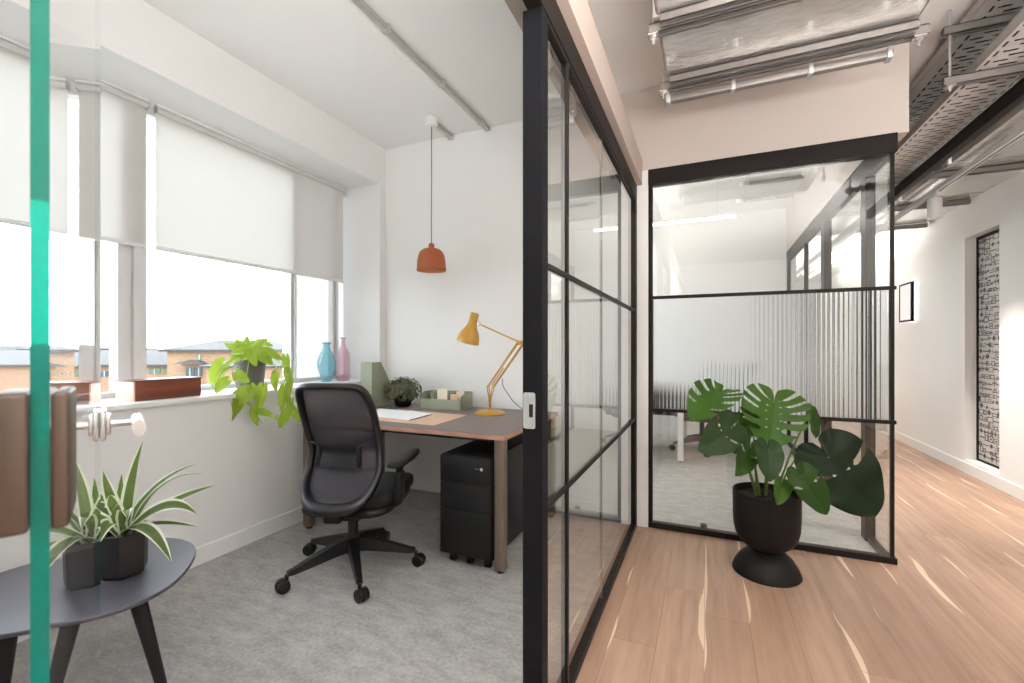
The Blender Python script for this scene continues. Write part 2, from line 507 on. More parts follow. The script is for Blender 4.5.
# perforated cable tray
t = NT('perforated_tray_steel')
sep = t.n('ShaderNodeSeparateXYZ'); t.l(t.pos(), sep.inputs[0])
X, Y = sep.outputs[0], sep.outputs[1]
ry = t.math('DIVIDE', Y, .042)
fy = t.math('FRACT', ry); row = t.math('FLOOR', ry)
fx = t.math('FRACT', t.math('ADD', t.math('DIVIDE', X, .105), t.math('MULTIPLY', row, .5)))
cen = t.math('LESS_THAN', t.math('ABSOLUTE', X), .09)
s1 = t.math('MULTIPLY', t.math('MULTIPLY', t.math('LESS_THAN', fy, .36), t.math('LESS_THAN', fx, .66)), cen)
ex = t.math('ABSOLUTE', t.math('SUBTRACT', t.math('ABSOLUTE', X), .112))
s2 = t.math('MULTIPLY', t.math('LESS_THAN', ex, .006), t.math('LESS_THAN', t.math('FRACT', t.math('DIVIDE', Y, .075)), .6))
hole = t.math('MAXIMUM', s1, s2)
n = t.noise(t.pos(), 18, 3)
b = t.bsdf(Base_Color=t.mix(n, (.58, .56, .54, 1), (.70, .68, .66, 1)), Metallic=.4, Roughness=.42)
tr = t.n('ShaderNodeBsdfTransparent')
mx = t.n('ShaderNodeMixShader'); t.l(hole, mx.inputs[0]); t.l(b.outputs[0], mx.inputs[1]); t.l(tr.outputs[0], mx.inputs[2])
M['tray'] = t.done(mx.outputs[0])

# outside
def brick(name, c1, c2, mortar):
    t = NT(name)
    br = t.n('ShaderNodeTexBrick'); br.inputs['Scale'].default_value = 1.0
    br.inputs['Color1'].default_value = c1; br.inputs['Color2'].default_value = c2; br.inputs['Mortar'].default_value = mortar
    br.inputs['Brick Width'].default_value = .6; br.inputs['Row Height'].default_value = .2; br.inputs['Mortar Size'].default_value = .02
    sep = t.n('ShaderNodeSeparateXYZ'); t.l(t.pos(), sep.inputs[0])
    cm = t.n('ShaderNodeCombineXYZ'); t.l(t.math('ADD', sep.outputs[0], sep.outputs[1]), cm.inputs[0]); t.l(sep.outputs[2], cm.inputs[1])
    t.l(cm.outputs[0], br.inputs['Vector'])
    b = t.bsdf(Base_Color=br.outputs[0], Roughness=.9)
    return t.done(b.outputs[0])
M['brick'] = brick('orange_brickwork', (.25, .150, .092, 1), (.21, .122, .074, 1), (.30, .2, .13, 1))
M['slate'] = pm('slate_roofing', (.052, .049, .046, 1), .8, var=.3, scale=3)
M['slate2'] = pm('dark_slate_roofing', (.036, .034, .035, 1), .8, var=.3, scale=3)
M['fascia'] = pm('dark_eaves_board', (.035, .025, .025, 1), .6)
M['bluewin'] = pm('dark_window_glazing', (.02, .05, .06, 1), .15, var=.4, scale=1)
M['greenwin'] = pm('green_window_glazing', (.06, .11, .07, 1), .2, var=.4, scale=1)
M['ground'] = pm('far_ground', (.14, .15, .11, 1), .9, var=.3, scale=.05)
M['palewall'] = pm('pale_far_render', (.34, .35, .34, 1), .9)

def atz(px, py, z):
    u, v = (px - CXP) / FPX, (HYP - py) / FPX
    d = (z - CAM_H) / v
    return Vector(((-ST + u * CT) * d, (CT + u * ST) * d, z))
def aty(px, py, Y):
    u, v = (px - CXP) / FPX, (HYP - py) / FPX
    d = Y / (CT + u * ST)
    return Vector(((-ST + u * CT) * d, Y, CAM_H + v * d))
def S(name, boxes, mat, label, cat, parent=None, bev=0.0):
    m = MB()
    for lo, hi in boxes:
        m.box(lo, hi, bev)
    return struct(name, m, mat, label, cat, parent)
def catmull(pts, n=6, closed=False):
    pts = [Vector(p) for p in pts]
    m = len(pts); out = []
    for i in range(m if closed else m - 1):
        p0 = pts[i - 1] if (closed or i > 0) else pts[0] * 2 - pts[1]
        p1 = pts[i]; p2 = pts[(i + 1) % m]
        p3 = pts[(i + 2) % m] if (closed or i + 2 < m) else p2 * 2 - p1
        for k in range(n):
            t = k / n
            out.append(.5 * ((2 * p1) + (p2 - p0) * t + (2 * p0 - 5 * p1 + 4 * p2 - p3) * t * t + (3 * p1 - p0 - 3 * p2 + p3) * t ** 3))
    if not closed: out.append(pts[-1])
    return out

# ------------------------------------------------------------------ room shell
CEIL = 2.95
XW, XG = -2.60, -3.00          # window wall: inner face, glazing plane
XP = -0.435                     # corridor face of the office partition
Y2 = 3.14                       # front of the far glass room
XC = 2.29                       # right corridor wall
S('floor', [((-.47, -4, -.1), (2.5, Y2 + .02, 0)), ((.95, Y2 + .02, -.1), (2.5, 12.2, 0))], M['oak'], 'pinkish oak plank floor of the corridor with pale streaks', 'floor')
S('floor_office', [((-3.05, -.7, -.1), (-.47, 3.25, 0))], M['carpet'], 'mottled grey carpet on the floor of the near office', 'carpet')
S('floor_meeting', [((-3.05, 3.25, -.1), (-.47, 6.6, 0)), ((-.47, Y2 + .02, -.1), (.95, 6.6, 0))], M['carpet2'], 'pale grey carpet inside the far glass room', 'carpet')
S('ceiling', [((-3.2, -4, CEIL), (2.5, 12.2, 3.1))], M['ceil'], 'plain white ceiling over office and corridor', 'ceiling')
S('wall_window', [((-3.05, -.7, 0), (XW, 6.6, .93)), ((-3.05, -.7, 2.62), (XW, 6.6, CEIL)), ((-3.05, 3.12, .93), (XW, 3.62, 2.62)),
                  ((-3.05, 6.2, .93), (XW, 6.6, 2.62)), ((-3.05, -.7, .93), (XW, -.35, 2.62))], M['wall'], 'white wall with the deep window recess over the low sill', 'wall')
S('wall_back', [((XW, 3.20, 0), (-.36, 3.30, CEIL))], M['wall'], 'white back wall behind the desk and pendant lamp', 'wall')
S('wall_near', [((XW, -.8, 0), (-.47, -.7, CEIL))], M['wall'], 'white office wall at the near end', 'wall')
S('wall_doorway', [((-.60, -4, 0), (XP, .08, 2.30))], M['wall'], 'corridor wall on the near side of the office doorway', 'wall')
S('wall_bulkhead', [((-.445, -4, 2.30), (-.400, Y2, 2.47)), ((-.66, -4, 2.44), (-.445, Y2, 2.47)), ((-.66, -4, 2.47), (-.62, 3.2, CEIL))], M['fascia_dimmed'], 'pale pink bulkhead running above the office glass partition', 'bulkhead')
S('wall_meeting_bulkhead', [((-.62, Y2, 2.395), (1.02, Y2 + .12, CEIL)), ((.91, Y2 + .12, 2.40), (1.02, 6.6, CEIL))], M['pinkwall'], 'beige wall panel above the front of the far glass room', 'bulkhead')
S('wall_meeting_end', [((XW, 6.54, 0), (1.02, 6.64, CEIL))], M['wall'], 'white end wall inside the far glass room', 'wall')
S('wall_nib', [((-.435, Y2 - .01, 0), (-.362, Y2 + .16, 2.395))], M['trim'], 'narrow white wall end between the two glass screens', 'wall')
NY0, NY1, NZ0, NZ1 = 5.18, 5.74, .125, 2.26
S('wall_corridor', [((XC, -4, 0), (XC + .25, NY0, CEIL)), ((XC, NY1, 0), (XC + .25, 12.2, CEIL)), ((XC, NY0, 0), (XC + .25, NY1, NZ0)),
                    ((XC, NY0, NZ1), (XC + .25, NY1, CEIL)), ((XC + .12, NY0, NZ0), (XC + .25, NY1, NZ1))], M['wall'], 'long white wall along the right side of the corridor', 'wall')
S('wall_corridor_end', [((.9, 12.0, 0), (XC + .2, 12.2, CEIL))], M['wall'], 'white wall closing the far end of the corridor', 'wall')
S('wall_corridor_left', [((.91, 6.64, 0), (1.02, 12.1, CEIL))], M['wall'], 'white corridor wall beyond the far glass room', 'wall')
S('wall_corridor_near', [((-.6, -4.2, 0), (XC + .2, -4.0, CEIL))], M['wall'], 'white corridor wall at the near end', 'wall')
S('baseboard_window', [((XW, -.7, 0), (XW + .015, 3.2, .095))], M['trim'], 'white skirting board under the window wall', 'skirting board')
S('baseboard_back', [((XW + .015, 3.185, 0), (-.49, 3.2, .095))], M['trim'], 'white skirting board along the back wall behind the desk', 'skirting board')
S('baseboard_corridor', [((XC - .015, -4, 0), (XC, 12, .10))], M['trim'], 'white skirting board along the right corridor wall', 'skirting board')
S('baseboard_meeting', [((XW, 6.525, 0), (.9, 6.54, .095))], M['trim'], 'white skirting board inside the far glass room', 'skirting board')
S('trim_sill', [((-3.0, -.35, .905), (XW + .02, 3.12, .932))], M['sill'], 'glossy white window sill with plants and vases', 'window sill', bev=.004)

# windows: aluminium frames and panes
def window(name, y0, y1, mullions, label):
    w = thing(name, label, 'window', (XG, y0, .93), kind='structure')
    m = MB()
    m.box((XG - .03, y0, .932), (XG + .03, y1, .962)); m.box((XG - .03, y0, 2.56), (XG + .03, y1, 2.62))
    for a, b in mullions:
        h = (a + b) / 2
        m.box((XG - .05, a, .962), (XG + .035, h - .006, 2.56)); m.box((XG - .05, h + .006, .962), (XG + .05, b, 2.56)); m.box((XG - .05, h - .006, .962), (XG + .02, h + .006, 2.56))
    m.build('window_frame', M['alu_frame'], w)
    return w
w1 = window('window_1', -.35, 3.12, [(-.35, -.29), (.37, .50), (1.405, 1.535), (2.52, 2.565), (2.945, 3.0)], 'wide office window with aluminium mullions above the white sill')
ys = [(-.29, .37), (.50, 1.405), (1.535, 2.52)]
for a, b in ys:
    m = MB(); m.box((XG - .012, a, .962), (XG - .004, b, 2.56)); m.build('pane', M['winglass'], w1)
m = MB(); m.quad([(XG - .01, 2.565, .962), (XG - .01, 2.945, .962), (XG - .01, 2.945, 2.56), (XG - .01, 2.565, 2.56)]); m.quad([(XG - .01, 3.0, .932), (XG - .01, 3.12, .932), (XG - .01, 3.12, 2.62), (XG - .01, 3.0, 2.62)]); m.build('frosted_panel', M['frosted'], w1)
w2 = window('window_2', 3.62, 6.2, [(3.62, 3.68), (4.8, 4.93), (6.14, 6.2)], 'window of the far glass room behind its desk')
for a, b in [(3.68, 4.8), (4.93, 6.14)]:
    m = MB(); m.box((XG - .012, a, .962), (XG - .004, b, 2.56)); m.build('pane', M['winglass'], w2)

# roller blinds
BX = -2.93
def blind(y0, y1, label, zb=1.795):
    b = thing('roller_blind', label, 'blind', (BX, (y0 + y1) / 2, 2.6), group='roller blinds on the office windows')
    m = MB()
    m.grid(lambda u, v: Vector((BX - .012 + .0015 * math.sin(9 * u), y0 + .012 + u * (y1 - y0 - .024), zb + v * (2.575 - zb))), 24, 2)
    m.grid(lambda u, v: Vector((BX - .0135 + .0015 * math.sin(9 * u), y0 + .012 + u * (y1 - y0 - .024), zb + v * (2.575 - zb))), 24, 2)
    m.build('fabric', M['blind'], b)
    m = MB(); m.box((BX - .022, y0 + .01, zb - .02), (BX - .004, y1 - .01, zb + .004), .004); m.build('bottom_bar', M['trim'], b)
    m = MB(); m.cyl((BX, y0 + .01, 2.585), (BX, y1 - .01, 2.587), .017, n=20); m.build('roller', M['blind'], b)
    m = MB(); m.box((BX - .016, y0 + .004, 2.604), (BX + .016, y1 - .004, 2.62), .003); m.build('head_rail', M['trim'], b)
    for yy in (y0 + .004, y1 - .010):
        m = MB(); m.box((BX - .018, yy, 2.565), (BX + .018, yy + .006, 2.604), .002); m.build('bracket', M['alu'], b)
    return b
blind(1.565, 3.06, 'long white roller blind lowered over the window behind the desk chair')
blind(.44, 1.535, 'white roller blind over the narrower window bay seen beside the glass door edge')
blind(-.33, .43, 'white roller blind at the nearest window bay, left of the green glass edge')

# ------------------------------------------------------------------ office glass partition
gp = thing('trim_1', 'dark steel framed glass partition between office and corridor', 'glass partition', (XP - .02, 2.2, 0), kind='structure')
x0, x1 = XP - .05, XP
def bar(lo, hi, name, mat='blackframe', parent=gp, bev=.003):
    m = MB(); m.box(lo, hi, bev * .5, 1); return m.build(name, M[mat], parent, smooth=False)
bar((x0 - .014, 1.23, 0), (x1 - .003, 1.283, 2.20), 'jamb_post', 'blackpost')
bar((x0, 3.075, 0), (x1, 3.13, 2.20), 'end_post')
bar((x0, .10, 2.20), (x1, 3.13, 2.30), 'header', bev=.004)
bar((x0, .08, 0), (x1, .125, 2.20), 'near_post')
bar((x0, 1.283, 0), (x1, 3.075, .035), 'bottom_rail')
bar((XP - .027, 2.098, .035), (XP - .015, 2.102, 2.185), 'glass_joint', 'cordgrey', bev=0)
bar((x0 + .008, 1.283, 2.185), (x1 - .004, 3.075, 2.20), 'glazing_bead')
bar((XP - .0155, 1.494, .035), (x1 - .004, 1.512, 2.19), 'glazing_bar')
for z in (.727, 1.455):
    bar((XP - .0155, 1.283, z - .009), (x1 - .004, 3.075, z + .009), 'glazing_bar')
for a, b in ((1.283, 1.512), (1.512, 2.098), (2.102, 3.075)):
    m = MB(); m.box((XP - .026, a, .035), (XP - .016, b, 2.185)); m.build('glass_pane', M['screenglass'], gp)
# strike plate on the jamb: rounded silver plate with a dark latch slot
m = MB()
px0, px1, zc = x0 - .011, x0 + .027, 1.024
pts = []
for cx_, cz_, a0 in ((px1 - .007, zc + .046, 0), (px0 + .007, zc + .046, 90), (px0 + .007, zc - .046, 180), (px1 - .007, zc - .046, 270)):
    for k in range(6):
        a = R(a0 + k * 18); pts.append((cx_ + .007 * math.cos(a), 1.2265, cz_ + .007 * math.sin(a)))
m.prism(pts, (0, .004, 0))
sp = m.build('strike_plate', M['steel'], gp)
m = MB(); m.box((x0 + .008, 1.2255, zc - .019), (x0 + .020, 1.2270, zc + .019), .0005); m.build('latch_slot', M['black'], sp)
m = MB()
for z in (zc - .043, zc + .043):
    m.cyl((x0 + .008, 1.2266, z), (x0 + .008, 1.2255, z), .0045, n=12)
m.build('screw', M['alu'], sp)

# ------------------------------------------------------------------ open glass door (hinged beside the camera)
HP = Vector((-.443, .163, 0))
DD = Vector((-.9005, .4348, 0)).normalized(); DN = Vector((-DD.y * -1, -DD.x, 0)); DN = Vector((.4348, .9005, 0)).normalized()
dr = thing('door_1', 'open frameless glass door with green edge and silver lever handle', 'glass door', HP, kind='structure')
rotD = Matrix((( DD.x, DN.x, 0), (DD.y, DN.y, 0), (0, 0, 1)))      # local x along the door, y out of its face
def dpt(a, n, z): return HP + DD * a + DN * n + Vector((0, 0, z))
def dbox(m, a0, a1, n0, n1, z0, z1, bev=0.0, mi=0):
    vs = m.box((a0, n0, z0), (a1, n1, z1), bev, 3, mi)
    for v in vs: v.co = HP + rotD @ v.co
m = MB()
vs = m.box((0, -.005, .01), (.96, .005, 2.13))
for f in m.bm.faces:
    c = f.calc_center_median()
    f.material_index = 0 if abs(abs(c.y) - .005) < 1e-4 else 1
for v in vs: v.co = HP + rotD @ v.co
m.build('door_glass', [M['doorglass'], M['greenedge']], dr, smooth=False)
for zc_, in ((1.127,), (.2,), (1.95,)):
    for n0, n1, nm in ((.0055, .0155, 'hinge_plate'), (-.024, -.0055, 'hinge_plate')):
        m = MB(); dbox(m, -.004, .065, n0, n1, zc_ - .05, zc_ + .05, .003); m.build(nm, M['bronze'], dr)
HZ = 1.034
h = None
m = MB(); dbox(m, .885, .955, .0055, .016, HZ - .034, HZ + .034, .004); dbox(m, .885, .955, -.016, -.0055, HZ - .032, HZ + .032, .004); h = m.build('lock_plate', M['steel'], dr)
m = MB(); dbox(m, .897, .943, .014, .024, HZ - .023, HZ + .023, .004); dbox(m, .897, .943, -.024, -.014, HZ - .023, HZ + .023, .004); m.build('rose', M['steel'], h)
for sg in (1, -1):
    m = MB()
    m.cyl(dpt(.92, sg * .024, HZ), dpt(.92, sg * .066, HZ), .0085, n=16)
    p = [dpt(.928, sg * .070, HZ), dpt(.90, sg * .071, HZ), dpt(.80, sg * .071, HZ)]
    m.tube(p, .0125, 20, sy=1.5)
    m.build('lever_handle', M['steel'], dr)

# ------------------------------------------------------------------ glass front of the far room
gm = thing('trim_2', 'black framed glass front of the far room with a fluted middle band', 'glass partition', (.3, Y2 + .02, 0), kind='structure')
gx0, gx1 = -.362, .957
def gbar(lo, hi, name, mat='blackframe', bev=.003): return bar(lo, hi, name, mat, gm, bev)
gbar((gx0, Y2 - .015, 2.293), (gx1 + .01, Y2 + .06, 2.397), 'header')
gbar((gx0, Y2, .035), (gx0 + .026, Y2 + .045, 2.293), 'side_post')
gbar((gx0, Y2 - .004, 0), (gx1 + .012, Y2 + .045, .035), 'bottom_rail')
for z in (.790, 1.540):
    gbar((gx0 + .026, Y2 - .004, z - .010), (gx1 + .008, Y2 + .022, z + .010), 'glazing_bar')
gbar((gx1 - .018, Y2, .035), (gx1, Y2 + .02, 2.293), 'corner_bar')
for z0, z1 in ((.035, .780), (1.550, 2.293)):
    m = MB(); m.box((gx0 + .026, Y2 + .006, z0), (gx1 - .018, Y2 + .016, z1)); m.build('glass_pane', M['screenglass'], gm)
# fluted pane: real rounded ribs
m = MB()
fx0, fx1 = gx0 + .026, gx1 - .018
nf = 52; per = 8
xsF = [fx0 + (fx1 - fx0) * i / (nf * per) for i in range(nf * per + 1)]
fl = lambda i: Y2 + .006 - .0030 * abs(math.sin(PI * i / per))
a = [m.bm.verts.new((x, fl(i), .800)) for i, x in enumerate(xsF)]; b = [m.bm.verts.new((x, fl(i), 1.530)) for i, x in enumerate(xsF)]
m.bridge(a, b, closed=False)
c0 = m.bm.verts.new((fx0, Y2 + .012, .800)); c1 = m.bm.verts.new((fx1, Y2 + .012, .800)); c2 = m.bm.verts.new((fx1, Y2 + .012, 1.53)); c3 = m.bm.verts.new((fx0, Y2 + .012, 1.53))
m.cap([c0, c1, c2, c3])
m.build('fluted_pane', M['fluted'], gm, ang=50)
m = MB(); m.cyl((-.02, Y2 + .12, 0), (-.02, Y2 + .12, .03), .02, n=20)
ds = m.build('door_stop', M['black'], None, loc=(-.02, Y2 + .12, 0)); tag(ds, 'small black door stop on the pale carpet behind the glass front', 'door stop')

# corridor side of the far room: side light, door, further panes
gs = thing('trim_3', 'dark framed side glazing of the far glass room along the corridor', 'glass partition', (.93, 4.9, 0), kind='structure')
def sbar(lo, hi, name, mat='blackframe', bev=.003): return bar(lo, hi, name, mat, gs, bev)
sx0, sx1 = .915, .957
sbar((sx0, Y2 + .06, 2.27), (sx1, 6.54, 2.397), 'header')
sbar((sx0, Y2 + .045, 0), (sx1, 3.45, .035), 'bottom_rail')
sbar((sx0 - .01, 3.45, 0), (sx1, 3.535, 2.27), 'door_post')
sbar((sx0 - .01, 4.52, 0), (sx1, 4.64, 2.27), 'door_post')
sbar((sx0, 5.42, .035), (sx1, 5.45, 2.27), 'glazing_bar'); sbar((sx0, 6.47, 0), (sx1, 6.53, 2.27), 'end_post')
sbar((sx0, 4.64, 0), (sx1, 6.47, .035), 'bottom_rail')
for a, b in ((Y2 + .024, 3.45), (4.64, 5.42), (5.45, 6.47)):
    m = MB(); m.box((.932, a, .035), (.942, b, 2.27)); m.build('glass_pane', M['screenglass'], gs)
d2 = thing('door_2', 'closed glass door of the far room behind the monstera', 'glass door', (.937, 3.54, 0), kind='structure')
m = MB(); m.box((.932, 3.545, .01), (.942, 4.515, 2.26)); m.build('door_glass', M['screenglass'], d2)
m = MB(); m.box((.915, 3.54, 1.96), (.958, 3.60, 2.12), .004); m.build('hinge_patch', M['blackframe'], d2)
m = MB(); m.box((.915, 3.54, .10), (.958, 3.60, .24), .004); m.build('hinge_patch', M['blackframe'], d2)
m = MB(); m.cyl((.905, 4.44, .80), (.905, 4.44, 1.20), .011); m.build('pull_handle', M['steel'], d2)

# ------------------------------------------------------------------ outside: brick buildings (own local axes: x to the right, y away)
rotB = Matrix.Rotation(TH, 3, 'Z')
def bl(px, py, d): return ((px - CXP) / FPX * d, CAM_H + (HYP - py) / FPX * d)
def building(name, label, px, d):
    l = (px - CXP) / FPX * d
    return thing(name, label, 'building', rotB @ Vector((l, d, 0)) + Vector((0, 0, -12)), TH, 'buildings outside the window')
def bpart(root, name, fn, mat):
    m = MB(); fn(m)
    mt = rotB.to_4x4()
    bmesh.ops.transform(m.bm, matrix=mt, verts=m.bm.verts[:])
    return m.build(name, mat, root)
def hip(m, l0, l1, d0, d1, ze, zr, inl, flat=0.0, over=.5):
    dm = (d0 + d1) / 2
    a = [Vector(p) for p in ((l0 - over, d0 - over, ze), (l1 + over, d0 - over, ze), (l1 + over, d1 + over, ze), (l0 - over, d1 + over, ze))]
    b = [Vector(p) for p in ((l0 + inl, dm - flat, zr), (l1 - inl, dm - flat, zr), (l1 - inl, dm + flat, zr), (l0 + inl, dm + flat, zr))]
    A = m.ring(a); B = m.ring(b)
    for i in range(4):
        m.bm.faces.new((A[i], A[(i + 1) % 4], B[(i + 1) % 4], B[i]))
    m.bm.faces.new(A[::-1]); m.bm.faces.new(B)
def eaves(m, l0, l1, d0, d1, ze, over=.5, t=.22):
    m.box((l0 - over, d0 - over, ze - t), (l1 + over, d1 + over, ze))
def wins(root, d, lst, mat):
    for pa, pb, ya, yb in lst:
        l0, z1 = bl(pa, ya, d); l1, z0 = bl(pb, yb, d)
        f = bpart(root, 'window', lambda m: m.box((l0, d - .06, z0), (l1, d + .3, z1)), mat)
        bpart(f, 'window_mullion', lambda m: m.box(((l0 + l1) / 2 - .06, d - .10, z0), ((l0 + l1) / 2 + .06, d - .05, z1)), M['palewall'])
# long low block
D0 = 50
L0, ZE = bl(-130, 364.5, D0); L1, _ = bl(176, 364.5, D0)
bA = building('office_building', 'long low orange brick building with a slate roof seen through the window', 60, D0)
bpart(bA, 'wall', lambda m: m.box((L0, D0, -12), (L1, D0 + 14, ZE)), M['brick'])
bpart(bA, 'roof', lambda m: hip(m, L0, L1, D0, D0 + 14, ZE, ZE + 1.55, 5), M['slate'])
bpart(bA, 'eaves', lambda m: eaves(m, L0, L1, D0, D0 + 14, ZE), M['fascia'])
wins(bA, D0, [(56, 64, 371, 376), (65.5, 72, 371, 376), (100, 110, 371, 376.5), (112, 123, 371, 376.5)], M['bluewin'])
wins(bA, D0, [(149, 161, 368.5, 374), (163, 174, 368.5, 374)], M['greenwin'])
# taller block with flat-topped roof and rails
D1 = 47
l0, ze = bl(167, 349.5, D1); l1, _ = bl(262, 349, D1)
bB = building('office_building', 'taller orange brick building with railed flat-topped roof, behind the trailing sill plant', 215, D1)
bpart(bB, 'wall', lambda m: m.box((l0, D1, -12), (l1, D1 + 11, ze)), M['brick'])
zt = bl(200, 340.5, D1 + 4)[1]
bpart(bB, 'roof', lambda m: hip(m, l0, l1, D1, D1 + 11, ze, zt, 3.0, 2.0), M['slate'])
bpart(bB, 'eaves', lambda m: eaves(m, l0, l1, D1, D1 + 11, ze), M['fascia'])
def rails(m):
    for k in range(9):
        x = l0 + 3.1 + k * (l1 - l0 - 6.2) / 8
        m.box((x - .04, D1 + 3.6, zt), (x + .04, D1 + 3.68, zt + .55))
    m.box((l0 + 3.1, D1 + 3.6, zt + .5), (l1 - 3.1, D1 + 3.68, zt + .55)); m.box((l0 + 3.1, D1 + 3.6, zt + .25), (l1 - 3.1, D1 + 3.68, zt + .29))
bpart(bB, 'roof_railing', rails, M['palewall'])
wins(bB, D1, [(197.5, 202, 354.5, 359.5)], M['greenwin'])
wins(bB, D1, [(186, 195, 367.5, 376), (196, 202.5, 367.5, 376)], M['bluewin'])
q0, zq = bl(184, 363.2, D1); q1, _ = bl(207, 363, D1)
bpart(bB, 'canopy', lambda m: hip(m, q0, q1, D1 - 1.2, D1 + 1, zq - .05, zq + .35, .8, .3, .2), M['slate2'])
# annex in front, with hipped roof
D2 = 42
a0, za = bl(206, 366, D2); a1, _ = bl(300, 366, D2)
bC = building('office_building', 'low brick annex with grey hipped roof directly behind the sill plant pot', 240, D2)
bpart(bC, 'wall', lambda m: m.box((a0, D2, -12), (a1, D2 + 4.2, za)), M['brick'])
bpart(bC, 'roof', lambda m: hip(m, a0, a1, D2, D2 + 4.2, za, za + .75, 2.2), M['slate'])
bpart(bC, 'eaves', lambda m: eaves(m, a0, a1, D2, D2 + 4.2, za, .4, .12), M['fascia'])
# upper block at the left, far slate roofs, pale sheds
D3 = 66
c0, zc3 = bl(22, 349, D3); c1, _ = bl(71, 349, D3)
bD = building('office_building', 'square brick building with low slate roof just right of the green glass edge', 46, D3)
bpart(bD, 'wall', lambda m: m.box((c0, D3, -12), (c1, D3 + 8, zc3)), M['brick'])
bpart(bD, 'roof', lambda m: hip(m, c0, c1, D3, D3 + 8, zc3, zc3 + .75, 3), M['slate'])
bpart(bD, 'eaves', lambda m: eaves(m, c0, c1, D3, D3 + 8, zc3, .4, .15), M['fascia'])
D4 = 80
e0, ze4 = bl(-120, 354, D4); e1, _ = bl(27, 354, D4)
bE = building('house', 'far dark slate roofed building left of the green glass edge', 0, D4)
bpart(bE, 'wall', lambda m: m.box((e0, D4, -12), (e1, D4 + 8, ze4)), M['brick'])
bpart(bE, 'roof', lambda m: hip(m, e0, e1, D4, D4 + 8, ze4, ze4 + 1.5, 5), M['slate2'])
D5 = 110
g0, zg = bl(92, 347, D5); g1, _ = bl(128, 347, D5)
bF = building('shed', 'pale far building above the slate roof between the window mullions', 110, D5)
bpart(bF, 'wall', lambda m: m.box((g0, D5, -12), (g1, D5 + 10, zg - .6)), M['palewall'])
bpart(bF, 'roof', lambda m: hip(m, g0, g1, D5, D5 + 10, zg - .6, zg, 1.5), M['slate'])
S('ground', [((-400, -250, -12.3), (-3.3, 400, -12))], M['ground'], 'distant ground far below the office window', 'ground')

# ------------------------------------------------------------------ ceiling services in the office
def rail_office(x, y0, y1, label):
    r = thing('ceiling_conduit', label, 'conduit', (x, y0, CEIL), group=None)
    m = MB(); m.box((x - .016, y0, CEIL - .035), (x + .016, y1, CEIL - .006), .003); m.build('channel', M['galv'], r)
    k = 0
    y = y0 + .25 if y1 - y0 > 1 else y0 + .22
    while y < y1:
        m = MB(); m.box((x - .024, y, CEIL - .040), (x + .024, y + .022, CEIL - .0005), .003); m.build('clip', M['alu'], r)
        y += .55 if y1 - y0 > 1 else .5
rail_office(-1.59, .6, 3.19, 'long grey conduit along the office ceiling right of the pendant lamp')
rail_office(-1.925, 2.95, 3.19, 'short grey conduit on the ceiling beside the pendant lamp mount')

# pendant lamp
PX, PY = -1.925, 2.90
pl = thing('pendant_lamp', 'terracotta dome pendant lamp hanging over the desk', 'lamp', (PX, PY, 1.79))
m = MB(); m.lathe([(.0, 0), (.046, 0), (.048, -.006), (.048, -.045), (.040, -.055), (.012, -.06), (0, -.062)], (PX, PY, CEIL), 28, cap0=False, cap1=False); m.build('ceiling_rose', M['whiteplastic'], pl)
m = MB(); m.tube([(PX, PY, CEIL - .05), (PX + .002, PY, 2.5), (PX - .001, PY, 2.2), (PX, PY, 1.99)], .0035, 8); m.build('cord', M['cordgrey'], pl)
m = MB()
prof = [(.0, .207), (.018, .207), (.022, .200), (.022, .176), (.030, .172), (.060, .164), (.084, .146), (.099, .115), (.107, .07), (.110, .02), (.111, 0)]
m.lathe(prof, (PX, PY, 1.790), 40, cap0=False, cap1=False)
m.lathe([(r - .003, z - (.004 if i < 8 else 0)) for i, (r, z) in enumerate(prof) if i > 3], (PX, PY, 1.790), 40, mi=1, cap0=False, cap1=False)
m.build('lamp_shade', [M['terracotta'], M['terra_in']], pl, recalc=False)
m = MB(); m.ball((PX, PY, 1.85), .032); m.build('bulb', M['whiteplastic'], pl)

# ------------------------------------------------------------------ desk
dk = thing('desk', 'taupe topped desk with pinkish wood edge against the office back wall', 'desk', (-1.77, 2.62, 0))
dx0, dx1, dy0, dy1 = -2.49, -.983, 2.165, 3.12
def rrect(x0, x1, y0, y1, r, z, n=5):
    p = []
    for cx_, cy_, a0 in ((x1 - r, y1 - r, 0), (x0 + r, y1 - r, 90), (x0 + r, y0 + r, 180), (x1 - r, y0 + r, 270)):
        for k in range(n + 1):
            a = R(a0 + 90 * k / n); p.append((cx_ + r * math.cos(a), cy_ + r * math.sin(a), z))
    return p
m = MB(); m.prism(rrect(dx0, dx1, dy0, dy1, .02, .714), (0, 0, .024)); m.build('top_edge', M['deskedge'], dk)
m = MB(); m.prism(rrect(dx0 + .003, dx1 - .003, dy0 + .003, dy1 - .003, .018, .738), (0, 0, .0022)); m.build('desktop', M['desktop'], dk)
m = MB()
for lo, hi in (((dx0 + .08, dy0 + .04, .692), (dx1 - .08, dy0 + .07, .714)), ((dx0 + .08, dy1 - .1, .692), (dx1 - .08, dy1 - .07, .714)),
               ((dx0 + .03, dy0 + .08, .692), (dx0 + .06, dy1 - .1, .714)), ((dx1 - .06, dy0 + .08, .692), (dx1 - .03, dy1 - .1, .714))):
    m.box(lo, hi, .003)
m.build('under_frame', M['blackmetal'], dk)
